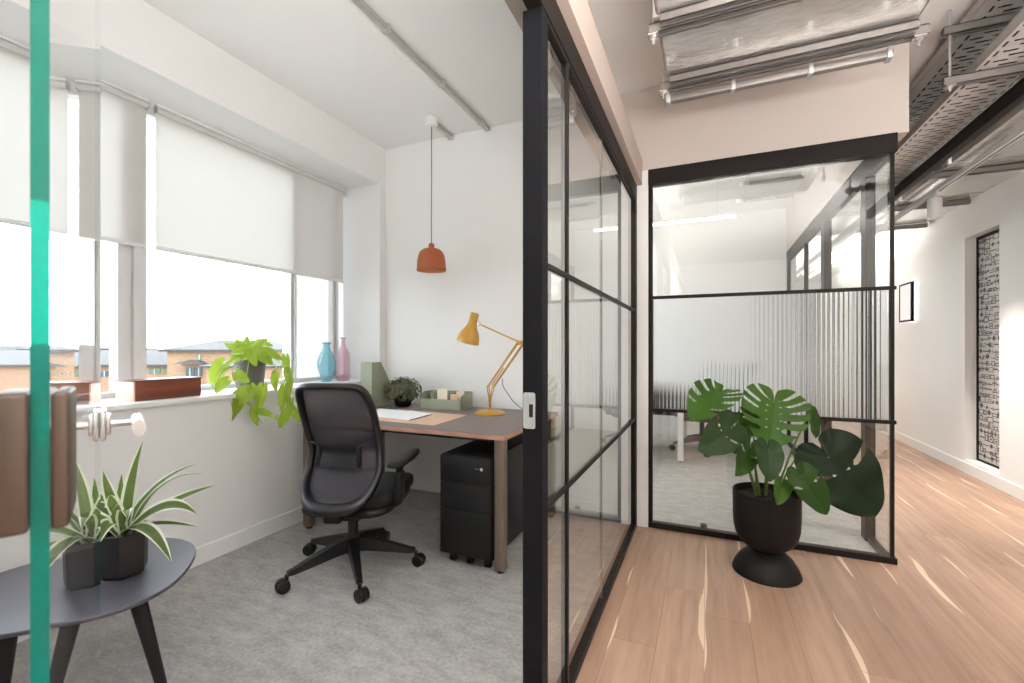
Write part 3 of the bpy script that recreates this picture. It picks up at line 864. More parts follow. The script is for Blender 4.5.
for lx, ly in ((dx0 + .045, dy0 + .06), (dx1 - .035, dy0 + .032), (dx0 + .142, dy1 - .30), (dx1 - .04, dy1 - .06)):
    m = MB()
    m.prism(rrect(lx - .03, lx + .03, ly - .03, ly + .03, .014, .018), (0, 0, .696))
    lg = m.build('leg', M['deskleg'], dk)
    m = MB(); m.lathe([(.0, 0), (.020, 0), (.022, .006), (.022, .018), (0, .018)], (lx, ly, 0), 16, cap0=False, cap1=False); m.build('foot', M['black'], lg)

# drawer pedestal
pdx0, pdx1, pdy0, pdy1 = -1.372, -1.0525, 2.15, 2.95
pe = thing('drawer_pedestal', 'black metal drawer pedestal on castors under the right end of the desk', 'drawer unit', (-1.24, 2.6, 0))
m = MB(); m.box((pdx0, pdy0 + .022, .062), (pdx1, pdy1, .612), .004); m.build('body', M['blackmetal'], pe)
for z0, z1, nm in ((.464, .606, 'drawer'), (.318, .460, 'drawer'), (.066, .314, 'drawer')):
    m = MB(); m.box((pdx0 + .002, pdy0, z0), (pdx1 - .002, pdy0 + .021, z1), .004); dd = m.build(nm, M['blackmetal'], pe)
    m = MB(); m.box((pdx0 + .004, pdy0 + .003, z1 - .001), (pdx1 - .004, pdy0 + .02, z1 + .003)); m.build('drawer_grip', M['black'], dd)
    if z0 > .4:
        m = MB(); m.cyl((pdx1 - .055, pdy0 + .001, .553), (pdx1 - .055, pdy0 - .006, .553), .010, n=18); m.box((pdx1 - .057, pdy0 - .010, .545), (pdx1 - .053, pdy0 - .005, .561), .001)
        m.box((pdx1 - .10, pdy0 - .0008, .550), (pdx1 - .075, pdy0 + .001, .554))
        lk = m.build('lock', M['steel'], dd); lk['label'] = 'small silver lock'
for cx_, cy_ in ((pdx0 + .05, pdy0 + .06), ((pdx0 + pdx1) / 2, pdy0 + .06), (pdx1 - .05, pdy0 + .06), (pdx0 + .05, pdy1 - .06), (pdx1 - .05, pdy1 - .06)):
    m = MB()
    m.cyl((cx_ - .014, cy_ + .006, .022), (cx_ - .003, cy_ + .006, .022), .022, n=18); m.cyl((cx_ + .003, cy_ + .006, .022), (cx_ + .014, cy_ + .006, .022), .022, n=18)
    m.box((cx_ - .004, cy_ - .012, .02), (cx_ + .004, cy_ + .012, .05)); m.box((cx_ - .018, cy_ - .018, .050), (cx_ + .018, cy_ + .018, .063), .002)
    m.build('castor', M['black'], pe)

# ------------------------------------------------------------------ things on the desk
DZ = .7405
LY = 2.84
def ly(px, py): return aty(px, py, LY)
lb = ly(490, 414); lb.z = DZ
dl = thing('desk_lamp', 'ochre yellow jointed desk lamp with a bell shade', 'lamp', lb)
m = MB(); m.lathe([(0, 0), (.110, 0), (.112, .005), (.108, .010), (.085, .020), (.045, .028), (.020, .032), (.016, .040), (0, .040)], lb, 44, cap0=False, cap1=False); m.build('base', M['yellow'], dl)
stem_t = ly(490, 401)
m = MB(); m.cyl(lb + Vector((0, 0, .036)), Vector((lb.x, LY, stem_t.z)), .009, n=16); m.ball((lb.x, LY, stem_t.z), .012); m.build('stem', M['yellow'], dl)
jA, jB = ly(488, 386.5), ly(493.5, 387.0)
el1, el2 = ly(518.6, 341.5), ly(523, 344)
m = MB()
for dy in (-.017, .017):
    o = Vector((0, dy, 0))
    m.tube([Vector((lb.x, LY, stem_t.z - .005)) + o * .4, jA + o], .0042, 8)
    m.tube([Vector((lb.x, LY, stem_t.z - .005)) + o * .4, jB + o], .0042, 8)
m.tube([jA + Vector((0, -.02, 0)), jA + Vector((0, .02, 0))], .005, 8); m.tube([jB + Vector((0, -.02, 0)), jB + Vector((0, .02, 0))], .005, 8)
m.build('spring_bracket', M['brass'], dl)
m = MB()
for dy in (-.012, .012):
    o = Vector((0, dy, 0))
    m.tube([jA + o, el1 + o], .0045, 8); m.tube([jB + o, el2 + o], .0045, 8)
m.build('lower_arm', M['yellow'], dl)
m = MB()
mid = (jA + jB) / 2; dirv = ((el1 + el2) / 2 - mid)
hel = []
for k in range(160):
    a = k / 159; p = mid + dirv * (.04 + .40 * a)
    hel.append(p + Vector((.0055 * math.cos(k * 1.3), .0055 * math.sin(k * 1.3), 0)))
m.tube(hel, .0012, 5); m.build('spring', M['brass'], dl)
m = MB()
m.box(((el1.x + el2.x) / 2 - .018, LY - .014, (el1.z + el2.z) / 2 - .014), ((el1.x + el2.x) / 2 + .018, LY + .014, (el1.z + el2.z) / 2 + .014), .004); m.build('elbow_joint', M['brass'], dl)
shj = ly(479, 324)
m = MB(); m.tube([(el1 + el2) / 2, shj], .0052, 8); m.build('upper_arm', M['yellow'], dl)
tp, bt = ly(475.0, 313.5), ly(467.6, 342.5)
ax = (tp - bt).normalized(); L = (tp - bt).length
axm = Matrix((Vector((ax.z, 0, -ax.x)), Vector((0, 1, 0)), ax)).transposed()
prof = [(0, L + .004), (.026, L + .004), (.030, L - .002), (.031, L * .72), (.034, L * .62), (.045, L * .50), (.066, L * .34), (.076, L * .2), (.081, L * .06), (.082, 0)]
m = MB(); m.lathe(prof, bt, 36, axis=axm, cap0=False, cap1=False)
m.lathe([(r - .002, z - .003 if i < 9 else z) for i, (r, z) in enumerate(prof) if i > 2], bt, 36, mi=1, axis=axm, cap0=False, cap1=False)
m.build('lamp_shade', [M['yellow'], M['yellow_in']], dl, recalc=False)
m = MB(); m.box(shj - Vector((.009, .012, .014)), shj + Vector((.009, .012, .014)), .004); m.build('shade_joint', M['steel'], dl)
m = MB(); m.ball(bt + ax * .035, .026); m.build('bulb', M['whiteplastic'], dl)
m = MB()
c_ = [ly(501, 379) + Vector((0, .02, 0)), aty(503, 386, 2.9), aty(508, 394, 2.95), aty(513, 401, 3.0), Vector((-1.235, 3.06, DZ + .006))]
m.tube(catmull(c_, 6), .0028, 6); m.build('cord', M['cordblack'], dl)

# magazine file
mf = thing('magazine_file', 'sage green cut-away magazine file standing at the window end of the desk', 'magazine file', (-2.42, 2.85, DZ))
mx0, mx1, my0, my1 = -2.470, -2.361, 2.742, 2.965
def side_outline(x): return [(x, my0, DZ), (x, my1, DZ), (x, my1, DZ + .18), (x, my0 + .105, DZ + .352), (x, my0, DZ + .352)]
m = MB(); m.prism(side_outline(mx0), (.004, 0, 0)); m.build('side_panel', M['sage'], mf)
m = MB(); m.prism(side_outline(mx1 - .004), (.004, 0, 0)); m.build('side_panel', M['sage'], mf)
m = MB(); m.box((mx0 + .004, my0, DZ), (mx1 - .004, my0 + .004, DZ + .352)); m.build('spine', M['sage'], mf)
m = MB(); m.box((mx0 + .004, my1 - .004, DZ), (mx1 - .004, my1, DZ + .18)); m.box((mx0 + .004, my0 + .004, DZ), (mx1 - .004, my1 - .004, DZ + .004)); m.build('low_front', M['sage'], mf)

# small bushy plant
bp = Vector((-2.215, 2.935, DZ))
sb = thing('potted_plant', 'small bushy dark green plant in a dark pot on the desk', 'plant', bp)
m = MB(); m.lathe([(0, 0), (.054, 0), (.062, .01), (.070, .05), (.072, .085), (.068, .088), (.064, .07), (0, .07)], bp, 28, cap0=False, cap1=False); m.build('pot', M['potblack'], sb)
m = MB()
rnd = random.Random(3)
cF = bp + Vector((0, 0, .132))
for i in range(1000):
    a, z = rnd.uniform(0, 2 * PI), rnd.uniform(-.85, 1)
    rr = math.sqrt(max(0, 1 - z * z)); d = Vector((rr * math.cos(a), rr * math.sin(a), z))
    k = rnd.uniform(.55, 1.0)
    p = cF + Vector((d.x * .148, d.y * .138, d.z * .105)) * k
    n = (d + Vector((rnd.uniform(-.7, .7), rnd.uniform(-.7, .7), rnd.uniform(-.3, .9)))).normalized()
    t1 = n.cross(Vector((0, 0, 1))).normalized() if abs(n.z) < .98 else Vector((1, 0, 0)); t2 = n.cross(t1)
    s = rnd.uniform(.011, .019)
    m.quad([p - t2 * s, p + t1 * s * .6 + n * .003, p + t2 * s * 1.1, p - t1 * s * .6 + n * .003])
for i in range(14):
    a = i * .449 * PI; m.tube([bp + Vector((.02 * math.cos(a), .02 * math.sin(a), .07)), cF + Vector((.08 * math.cos(a), .08 * math.sin(a), .02 * (i % 3)))], .002, 5)
m.build('foliage', M['bush'], sb, recalc=False, smooth=False)

# desk organiser with cards
og = thing('desk_organiser', 'sage green desk organiser tray against the back of the desk', 'desk organiser', (-1.85, 2.98, DZ))
ox0, ox1, oy0, oy1 = -2.03, -1.665, 2.90, 3.075
m = MB()
m.box((ox0, oy0, DZ), (ox1, oy0 + .005, DZ + .075)); m.build('front_panel', M['sage'], og)
for x in (ox0, ox1 - .005):
    m = MB(); m.prism([(x, oy0, DZ), (x, oy1, DZ), (x, oy1, DZ + .125), (x, oy0 + .06, DZ + .125), (x, oy0, DZ + .1)], (.005, 0, 0)); m.build('end_panel', M['sage'], og)
m = MB(); m.box((ox0 + .005, oy1 - .005, DZ), (ox1 - .005, oy1, DZ + .125)); m.build('back_panel', M['sage'], og)
m = MB(); m.box((ox0 + .005, oy0 + .005, DZ), (ox1 - .005, oy1 - .005, DZ + .006)); m.build('tray_floor', M['sage'], og)
for x, sl in ((ox0 + .115, -.05), (ox0 + .235, .0)):
    m = MB(); m.prism([(x, oy0 + .006, DZ + .006), (x, oy1 - .006, DZ + .006), (x + sl, oy1 - .006, DZ + .12), (x + sl, oy0 + .04, DZ + .12)], (.004, 0, 0)); m.build('divider', M['sage'], og)
cards = [(ox0 + .125, ox0 + .215, oy0 + .05, .15, -8, 'cream', 'cream card standing in the middle slot of the green organiser'),
         (ox0 + .245, ox0 + .305, oy0 + .04, .115, 6, 'tan', 'tan card standing beside the cream card in the green organiser'),
         (ox0 + .285, ox0 + .345, oy0 + .08, .135, -12, 'cream', 'tilted pale card at the right end of the green organiser'),
         (ox0 + .25, ox0 + .33, oy0 + .115, .125, 14, 'cream', 'rear pale card behind the tan one in the green organiser')]
for a, b, y, hgt, tilt, mm, lab in cards:
    m = MB(); m.box((a, y, DZ + .008), (b, y + .0025, DZ + hgt), 0, rot=Matrix.Rotation(R(tilt * .5), 3, 'Y') @ Matrix.Rotation(R(tilt * .6), 3, 'X'), piv=((a + b) / 2, y, DZ + .008))
    o = m.build('card', M[mm], None, loc=((a + b) / 2, y, DZ + .008)); tag(o, lab, 'card', 'cards in the green organiser')

# tan pad, papers
def sheet(name, pts, z, t, mat, label, cat):
    m = MB(); P = [Vector((p.x, p.y, z)) for p in pts]
    m.prism(P, (0, 0, t)); c = sum(P, Vector()) / len(P)
    o = m.build(name, mat, None, loc=c); tag(o, label, cat); return o
pad = [atz(434, 425.5, DZ), atz(467, 415.5, DZ), atz(398, 409.5, DZ), atz(364, 419.5, DZ)]
sheet('desk_pad', pad, DZ, .0025, M['tan'], 'tan leather desk pad under the white papers', 'desk pad')
sheet('paper', [atz(388, 418.5, DZ), atz(408, 411.5, DZ), atz(380, 409, DZ), atz(362, 415.5, DZ)], DZ + .003, .0012, M['paper'], 'white sheet on the desk pad nearest the magazine file', 'paper')
bk = thing('booklet', 'white booklet on the desk pad with a dark spine line, nearest the organiser', 'booklet', atz(408, 416, DZ + .003))
m = MB(); P = [Vector((p.x, p.y, DZ + .0046)) for p in (atz(409, 421.3, DZ), atz(432, 415.2, DZ), atz(410, 411.8, DZ), atz(386, 418.2, DZ))]
m.prism(P, (0, 0, .004)); m.build('pages', M['paper'], bk)
m = MB(); dspine = (P[1] - P[0]); m.prism([P[0] + Vector((0, 0, -.0003)), P[1] + Vector((0, 0, -.0003)), P[1] + (P[0] - P[3]) * .008, P[0] + (P[0] - P[3]) * .008], (0, 0, .0042)); m.build('spine', M['cordgrey'], bk)

# ------------------------------------------------------------------ office chairs
def make_chair(label, loc, rz, star0, mats, group=None):
    seatm, framem, meshm = mats
    ch = thing('office_chair', label, 'chair', loc, rz, group or 'office chairs')
    A = [R(star0 + 72 * k) - rz for k in range(5)]
    OF = Matrix.Rotation(-rz, 3, 'Z') @ Vector((-.034, 0, 0))
    def P(a, r, z): return OF + Vector((r * math.cos(a), r * math.sin(a), z))
    # star base
    m = MB()
    m.lathe([(0, .085), (.030, .085), (.036, .10), (.036, .175), (.030, .19), (0, .19)], OF, 24, cap0=False, cap1=False)
    for a in A:
        sd = Vector((-math.sin(a), math.cos(a), 0))
        rings = []
        for r, zt, zb, hw in ((.02, .180, .105, .030), (.08, .172, .105, .029), (.2, .135, .088, .023), (.305, .102, .074, .018), (.335, .094, .074, .016)):
            c = P(a, r, 0)
            rings.append(m.ring([c + sd * hw + Vector((0, 0, zb)), c + sd * hw * .8 + Vector((0, 0, zt)), c - sd * hw * .8 + Vector((0, 0, zt)), c - sd * hw + Vector((0, 0, zb))]))
        for i in range(len(rings) - 1): m.bridge(rings[i], rings[i + 1])
        m.cap(rings[0][::-1]); m.cap(rings[-1])
    m.build('star_base', M['black'], ch, world=False, ang=30)
    for i, a in enumerate(A):
        m = MB(); c = P(a, .338, 0); sw = a - PI / 2 + .5 * math.sin(i * 2.1); w = Vector((math.cos(sw), math.sin(sw), 0)); f = Vector((-w.y, w.x, 0))
        cc = c + f * .018 + Vector((0, 0, .031))
        for sg in (1, -1):
            m.lathe([(0, .004), (.024, .004), (.031, .010), (.031, .024), (.026, .028), (0, .028)], cc, 24, axis=Matrix((f, Vector((0, 0, 1)), w * sg)).transposed() if sg > 0 else Matrix((f, Vector((0, 0, -1)), w * sg)).transposed(), cap0=False, cap1=False)
        m.cyl(c + Vector((0, 0, .035)), c + Vector((0, 0, .08)), .010, n=12)
        m.tube([cc - w * .004 + Vector((0, 0, .0)), cc + w * .004], .034, 20)
        m.build('castor', M['black'], ch, world=False)
    m = MB(); oz = lambda z: OF + Vector((0, 0, z)); m.cyl(oz(.06), oz(.12), .014, n=16); m.cyl(oz(.185), oz(.32), .027, n=24); m.cyl(oz(.31), oz(.40), .021, n=24); m.build('gas_column', M['black'], ch, world=False)
    # mechanism + seat
    m = MB(); m.box((-.10, -.20, .335), (.10, .12, .385), .018, 3); m.box((-.17, -.12, .36), (.17, .14, .39), .012, 2); m.box((-.045, -.30, .36), (.045, -.2, .43), .015, 3)
    m.cyl((.10, .03, .385), (.235, .03, .385), .007, n=10); m.build('tilt_mechanism', M['black'], ch, world=False)
    def seatshape(m, z0, z1, gx, y0, y1, n=26):
        # rounded cushion: superellipse plan, domed top, dropped front edge
        def plan(th, k):
            e = 2 / 4.2
            cx_, sy_ = math.cos(th), math.sin(th)
            x = gx * math.copysign(abs(cx_) ** e, cx_); y = (y1 - y0) / 2 * math.copysign(abs(sy_) ** e, sy_)
            return x * k, y * k + (y0 + y1) / 2
        N = 48; rings = []
        for k, z in ((.90, z0), (.985, z0 + .010), (1.0, z0 + (z1 - z0) * .5), (.985, z1 - .014), (.93, z1 - .003), (.7, z1), (.35, z1 - .004)):
            pts = []
            for i in range(N):
                x, y = plan(2 * PI * i / N, k)
                drop = -.030 * max(0, (y - y1 + .14) / .14) ** 2
                pts.append((x, y, z + drop))
            rings.append(m.ring(pts))
        for i in range(len(rings) - 1): m.bridge(rings[i], rings[i + 1])
        m.cap(rings[0][::-1]); m.cap(rings[-1])
    m = MB(); seatshape(m, .402, .474, .250, -.225, .320); st = m.build('seat', seatm, ch, world=False, ang=50)
    m = MB(); seatshape(m, .358, .412, .238, -.240, .290); m.build('seat_shell', M['black'], st, world=False, ang=50)
    # back: closed loop frame with S-curved, dished profile
    ZB, ZT = .42, 1.035
    zc, hb = (ZB + ZT) / 2, (ZT - ZB) / 2
    prof = [(.36, -.332), (.42, -.315), (.50, -.255), (.60, -.182), (.68, -.166), (.78, -.200), (.90, -.264), (1.04, -.335)]
    def yprof(z):
        for (a, ya), (b, yb) in zip(prof, prof[1:]):
            if z <= b:
                t_ = max(0, (z - a) / (b - a)); t_ = t_ * t_ * (3 - 2 * t_) * .5 + t_ * .5
                return ya + (yb - ya) * t_
        return prof[-1][1]
    BW = .200
    def loop(th, k=1.0):
        c, s_ = math.cos(th), math.sin(th)
        n = 7.5 if s_ > 0 else 3.0
        x = BW * math.copysign(abs(c) ** (2 / n), c); z = hb * math.copysign(abs(s_) ** (2 / n), s_)
        waist = 1 - .07 * math.exp(-((zc + z - .68) / .12) ** 2)
        taper = 1 + .09 * (-z / hb)
        return x * waist * taper * k, zc + z * k
    def back(th, k=1.0, dy=0.0):
        x, z = loop(th, k)
        return Vector((x, yprof(z) + .9 * x * x + dy, z))
    N = 72
    m = MB()
    ths = [2 * PI * (i + .5) / N for i in range(N)]
    rads = [.0175 + .013 * max(0, -math.sin(th)) ** 3 for th in ths]
    m.tube([back(th, .96) for th in ths], rads, 12, closed=True, sy=1.25, upv=(0, 1, 0))
    m.build('back_frame', framem, ch, world=False, ang=60)
    m = MB()
    m.grid(lambda u, v: back(2 * PI * u, .95 * max(v, .001), .010), 72, 14)
    bmesh.ops.remove_doubles(m.bm, verts=m.bm.verts[:], dist=.0005)
    bm_ = m.build('back_mesh', meshm, ch, world=False, ang=80)
    def bsurf(x, z, dy): return Vector((x, yprof(z) + .9 * x * x + dy, z))
    m = MB()
    def lum(u, v):
        x = -.115 + .20 * u
        zt = .722 - .012 * math.sin(PI * u) ; zb = .600 + .006 * math.sin(PI * u)
        return bsurf(x, zb + (zt - zb) * v, -.022)
    vs0 = m.grid(lum, 16, 6)
    m.grid(lambda u, v: lum(u, v) + Vector((0, .012, 0)), 16, 6)
    m.build('lumbar_support', M['blackgloss'], ch, world=False)
    for xc_ in (-.125, .09):
        m = MB(); p = bsurf(xc_, .66, -.024)
        m.box(p - Vector((.010, .008, .052)), p + Vector((.010, .008, .052)), .005, 2); m.cyl(p + Vector((0, -.006, -.01)), p + Vector((0, -.018, -.01)), .008, n=12)
        m.build('lumbar_clip', M['black'], ch, world=False)
    m = MB()
    m.tube([bsurf(-.185, .74, -.012), bsurf(-.155, .722, -.016), bsurf(-.125, .715, -.018)], .004, 6)
    m.tube([bsurf(.188, .735, -.012), bsurf(.14, .722, -.016), bsurf(.09, .715, -.018)], .004, 6)
    m.build('lumbar_strap', M['black'], ch, world=False)
    # arms
    for sg in (-1, 1):
        m = MB()
        X_ = .266 if sg > 0 else -.245; ya = -.095 if sg > 0 else .02
        m.tube(catmull([(.14 * sg, ya, .400), (.22 * sg, -.03, .398), (.256 * sg, ya, .412), (X_, ya, .45)], 5), [.022] * 16, 10, sy=1.5, upv=(0, 1, 0))
        m.box((X_ - .020, ya - .035, .425), (X_ + .020, ya + .035, .57), .012, 3)
        rings = []
        for z, hx, hy, yc in ((.52, .014, .026, ya), (.57, .016, .030, ya), (.596, .022, .045, ya + .015), (.610, .030, .065, ya + .035)):
            rings.append(m.ring([(X_ + hx * math.cos(2 * PI * k / 14), yc + hy * math.sin(2 * PI * k / 14), z) for k in range(14)]))
        for i in range(3): m.bridge(rings[i], rings[i + 1])
        m.cap(rings[-1])
        ar = m.build('armrest', M['black'], ch, world=False)
        m = MB(); rings = []
        for k, dz in ((.82, -.004), (.97, .004), (1.0, .014), (.95, .025), (.8, .031), (.4, .033)):
            pts = []
            for i in range(28):
                th = 2 * PI * i / 28; e = 2 / 2.8
                y = .148 * k * math.copysign(abs(math.sin(th)) ** e, math.sin(th)); x = (.040 - .010 * y / .125) * k * math.copysign(abs(math.cos(th)) ** e, math.cos(th))
                pts.append((X_ + x + .16 * (y + .03) - (.0 if sg > 0 else -.02), y + (-.015 if sg > 0 else .13), .604 + dz + .008 * (y / .125)))
            rings.append(m.ring(pts))
        for i in range(5): m.bridge(rings[i], rings[i + 1])
        m.cap(rings[0][::-1]); m.cap(rings[-1])
        m.build('arm_pad', M['black'], ar, world=False, ang=60)
    return ch
CH = (M['blackfab'], M['blackgloss'], M['mesh'])
make_chair('black mesh-back office chair turned towards the desk in the near office', (-1.742, 1.912, 0), R(18), -114, CH)
make_chair('brown seated office chair behind the desk of the far glass room', (-.02, 5.75, 0), R(80), -10, (M['brown_leather'], M['blackgloss'], M['mesh']))
make_chair('black office chair at the near side of the desk in the far glass room', (-.95, 5.15, 0), R(10), -60, CH)

# desk in the far room
d3 = thing('desk', 'dark topped desk with pale legs inside the far glass room', 'desk', (-1.0, 5.5, 0))
m = MB(); m.prism(rrect(-1.78, -.22, 5.02, 5.95, .02, .716), (0, 0, .026)); m.build('desktop', M['desktop'], d3)
m = MB(); m.box((-1.7, 5.90, .36), (-.3, 5.92, .715)); m.build('modesty_panel', M['blackmetal'], d3)
for lx, ly_ in ((-.255, 5.06), (-1.745, 5.06), (-.255, 5.90), (-1.745, 5.90)):
    m = MB(); m.prism(rrect(lx - .03, lx + .03, ly_ - .03, ly_ + .03, .014, .012), (0, 0, .704)); lg = m.build('leg', M['alu_frame'], d3)
    m = MB(); m.cyl((lx, ly_, 0), (lx, ly_, .012), .02); m.build('foot', M['black'], lg)

# ------------------------------------------------------------------ side table with dracaena
TZ = .45
st = thing('side_table', 'charcoal pebble shaped side table on black tapered legs by the glass door', 'table', (-1.85, .78, 0))
outl = catmull([(-1.725, 1.055, 0), (-1.60, .93, 0), (-1.556, .82, 0), (-1.583, .70, 0), (-1.70, .565, 0), (-1.83, .46, 0), (-1.98, .43, 0), (-2.11, .50, 0), (-2.185, .66, 0), (-2.165, .85, 0), (-2.09, 1.01, 0), (-1.98, 1.10, 0), (-1.85, 1.112, 0)], 8, True)
cT = sum(outl, Vector()) / len(outl)
m = MB()
rings = []
for k, z in ((.985, TZ - .014), (1.0, TZ - .010), (1.0, TZ - .003), (.992, TZ)):
    rings.append(m.ring([Vector((cT.x + (p.x - cT.x) * k, cT.y + (p.y - cT.y) * k, z)) for p in outl]))
for i in range(3): m.bridge(rings[i], rings[i + 1])
m.cap(rings[0][::-1]); m.cap(rings[-1])
m.build('table_top', M['tabletop'], st)
for a, b in (((-1.665, .835), (-1.608, .905)), ((-1.77, .585), (-1.74, .535)), ((-2.06, .86), (-2.12, .93))):
    m = MB(); m.tube([(a[0], a[1], TZ - .013), (b[0], b[1], 0)], [.024, .012], 14); m.build('leg', M['blackmetal'], st)

dp = Vector((-1.795, .868, TZ))
dc = thing('dracaena', 'white edged strap leaved plant in a black faceted pot on the side table', 'plant', dp)
m = MB(); rings = []
for r, z in ((.054, 0), (.066, .012), (.069, .115), (.066, .142), (.058, .142), (.054, .126)):
    rings.append(m.ring([dp + Vector((r * math.cos(PI / 3 * k + .42), r * math.sin(PI / 3 * k + .42), z)) for k in range(6)]))
for i in range(5): m.bridge(rings[i], rings[i + 1])
m.cap(rings[0][::-1]); m.build('pot', M['potfacet'], dc, ang=20)
m = MB(); m.lathe([(0, .126), (.055, .126), (.053, .1)], dp, 6, cap0=False, cap1=False); m.build('soil', M['soil'], dc)
def strap(m, b, c, t, w, roll=0.0, nrm=Vector((0, 0, 1))):
    N = 16
    rows = []
    for i in range(N + 1):
        u = i / N
        p = b * (1 - u) ** 2 + c * 2 * u * (1 - u) + t * u * u
        d = ((c - b) * (1 - u) + (t - c) * u).normalized()
        side = d.cross(nrm)
        if side.length < .05: side = d.cross(Vector((1, .3, 0)))
        side.normalize(); side = Matrix.Rotation(roll + .5 * u * roll, 3, d) @ side
        up = side.cross(d)
        ww = w * (.45 + .55 * min(1, u * 3.2)) * (1 - max(0, (u - .45) / .55) ** 1.8) + .0006
        rows.append([m.bm.verts.new(p + side * ww * x + up * (abs(x) * ww * .35)) for x in (-1, -.66, 0, .66, 1)])
    for i in range(N):
        for j in range(4):
            f = m.bm.faces.new((rows[i][j], rows[i][j + 1], rows[i + 1][j + 1], rows[i + 1][j])); f.material_index = 1 if j in (0, 3) else 0
bdp = dp + Vector((0, 0, .128))
db = bdp.dot(Vector((-ST, CT, 0)))
spec = [  # tip px, tip py, depth offset, control px, py, half width
    (143, 441, .02, 128, 490, .017), (103, 471, .05, 108, 500, .015), (197, 464, .06, 150, 478, .014), (205, 474, .10, 155, 470, .013),
    (216, 485, .02, 165, 500, .014), (197, 514, -.04, 168, 488, .016), (199, 527, .06, 150, 518, .014), (172, 563, -.12, 146, 510, .018),
    (166, 480, .12, 138, 500, .013), (122, 474, .10, 118, 505, .012), (131, 470, .13, 126, 500, .012), (93, 503, .08, 104, 503, .014),
    (150, 505, .15, 138, 500, .012), (110, 495, -.08, 112, 505, .016), (97, 548, -.13, 104, 508, .017), (70, 520, .0, 94, 505, .014),
    (60, 556, .04, 86, 508, .015), (84, 478, .13, 106, 505, .013), (128, 520, -.14, 124, 495, .014), (160, 536, .14, 142, 510, .013)]
for i, (tx, ty, dd, cx_, cy_, w) in enumerate(spec):
    m = MB()
    a = i * 2.4
    strap(m, bdp + Vector((.012 * math.cos(a), .012 * math.sin(a), 0)), at(cx_, cy_, db + dd * .45), at(tx, ty, db + dd), w * 1.35, .35 * math.sin(i * 1.7), Vector((.25, -.35, .9)))
    m.build('leaf', [M['strap'], M['strapw']], dc, recalc=False)
m = MB(); m.tube([bdp - Vector((0, 0, .01)), bdp + Vector((0, 0, .05))], [.011, .007], 10); m.build('stem', M['limestem'], dc)

# ------------------------------------------------------------------ leaves (heart-shaped, with or without monstera slots)
def heart(th):
    """half outline: angle from the tip direction -> radius (unit length leaf)"""
    tab = [(0, 1.0), (12, .93), (30, .82), (50, .73), (70, .67), (90, .62), (110, .57), (130, .50), (150, .41), (168, .29), (178, .06)]
    d = math.degrees(th)
    for (a, ra), (b, rb) in zip(tab, tab[1:]):
        if d <= b:
            return ra + (rb - ra) * (d - a) / (b - a)
    return .06
def leaf(m, B, T, nrm, W=1.0, slots=0, holes=True, droop=.15, fold=.18, nth=90, ns=16, seed=0, wave=.02, cup=0.0, tipl=1.0):
    """B junction with the stalk, T tip, nrm side that shows; W width factor"""
    rn = random.Random(seed)
    L = (T - B).length; y = (T - B).normalized(); n = (nrm - y * nrm.dot(y)).normalized(); x = y.cross(n).normalized()
    cuts = {}
    for sd in (1, -1):
        cuts[sd] = [(.16 + (k + .5) * .62 / max(slots, 1) + rn.uniform(-.015, .015), rn.uniform(.30, .46), rn.uniform(.018, .030)) for k in range(slots)]
    for sd in (1, -1):
        def pt(u, v, sd=sd):
            th = u * R(178)
            r = heart(th)
            mx, my = r * math.sin(th) * W, r * math.cos(th)
            m0 = .78 * max(0, 1 - math.degrees(th) / 125)
            if u < .001: m0 = 1.0
            px_, py_ = mx * v, m0 + (my - m0) * v
            if u < .06: py_ = my + (m0 - my) * (1 - v) * (u / .06) if True else py_
            py_ += .05 * math.sin(PI * v) * (1 if u > .05 else u / .05)
            z = fold * abs(px_) - droop * max(0, py_) ** 2 - cup * px_ * px_ + wave * math.sin(u * 26 + seed + sd) * v * v - .10 * max(0, -py_)
            return B + (x * px_ * sd + y * py_ + n * z) * L
        def mask(u, v, sd=sd):
            for c, s0, w in cuts[sd]:
                if v > s0 and abs(u - c) < w * min(1, (v - s0) / .12 + .25):
                    return False
                if holes and .14 < v < .24 and abs(u - c) < w * .55 * math.sin(PI * (v - .16) / .14):
                    return False
            return True
        m.grid(pt, nth if slots else 28, ns if slots else 8, mask=mask if slots else None)
    # midrib
    pts = []
    for k in range(9):
        q = k / 8 * .93
        pts.append(B + (y * q + n * (-droop * q * q - .004)) * L)
    m.tube(pts, [max(.0012, .0035 * (1 - k / 9)) * (L / .3) for k in range(9)], 6)
def stalk(m, pts, r0, r1, n=8):
    p = catmull(pts, 8)
    m.tube(p, [r0 + (r1 - r0) * i / (len(p) - 1) for i in range(len(p))], n)

# ------------------------------------------------------------------ monstera in urn pot
mp = Vector((.292, 2.765, 0))
mo = thing('monstera', 'large monstera plant in a black urn shaped pot on the oak floor', 'plant', mp)
m = MB()
prof = [(.0, 0), (.186, 0), (.190, .006), (.188, .014), (.176, .040), (.150, .078), (.118, .104), (.090, .116), (.080, .124), (.086, .134), (.118, .146), (.150, .170), (.172, .204), (.182, .245), (.186, .30), (.187, .38), (.188, .432), (.186, .436), (.180, .436), (.178, .43), (.174, .395)]
prof = [(r * .87, z) for r, z in prof]
m.lathe(prof, mp, 64, cap0=False, cap1=False)
m.build('pot', M['potblack'], mo, ang=40)
m = MB()
m.grid(lambda u, v: mp + Vector((.152 * v * math.cos(2 * PI * u), .152 * v * math.sin(2 * PI * u), .400 + .014 * mnoise.noise(Vector((u * 40, v * 9, 0))) + .006 * (1 - v))), 60, 10)
rnd = random.Random(5)
for i in range(90):
    a, r = rnd.uniform(0, 2 * PI), .142 * math.sqrt(rnd.random())
    m.ball(mp + Vector((r * math.cos(a), r * math.sin(a), .408)), rnd.uniform(.004, .010), n=6, sc=(1, .8, .6))
m.build('soil', M['soil'], mo)
CN = Vector((.30, -.90, .30))     # towards the viewer side of the corridor
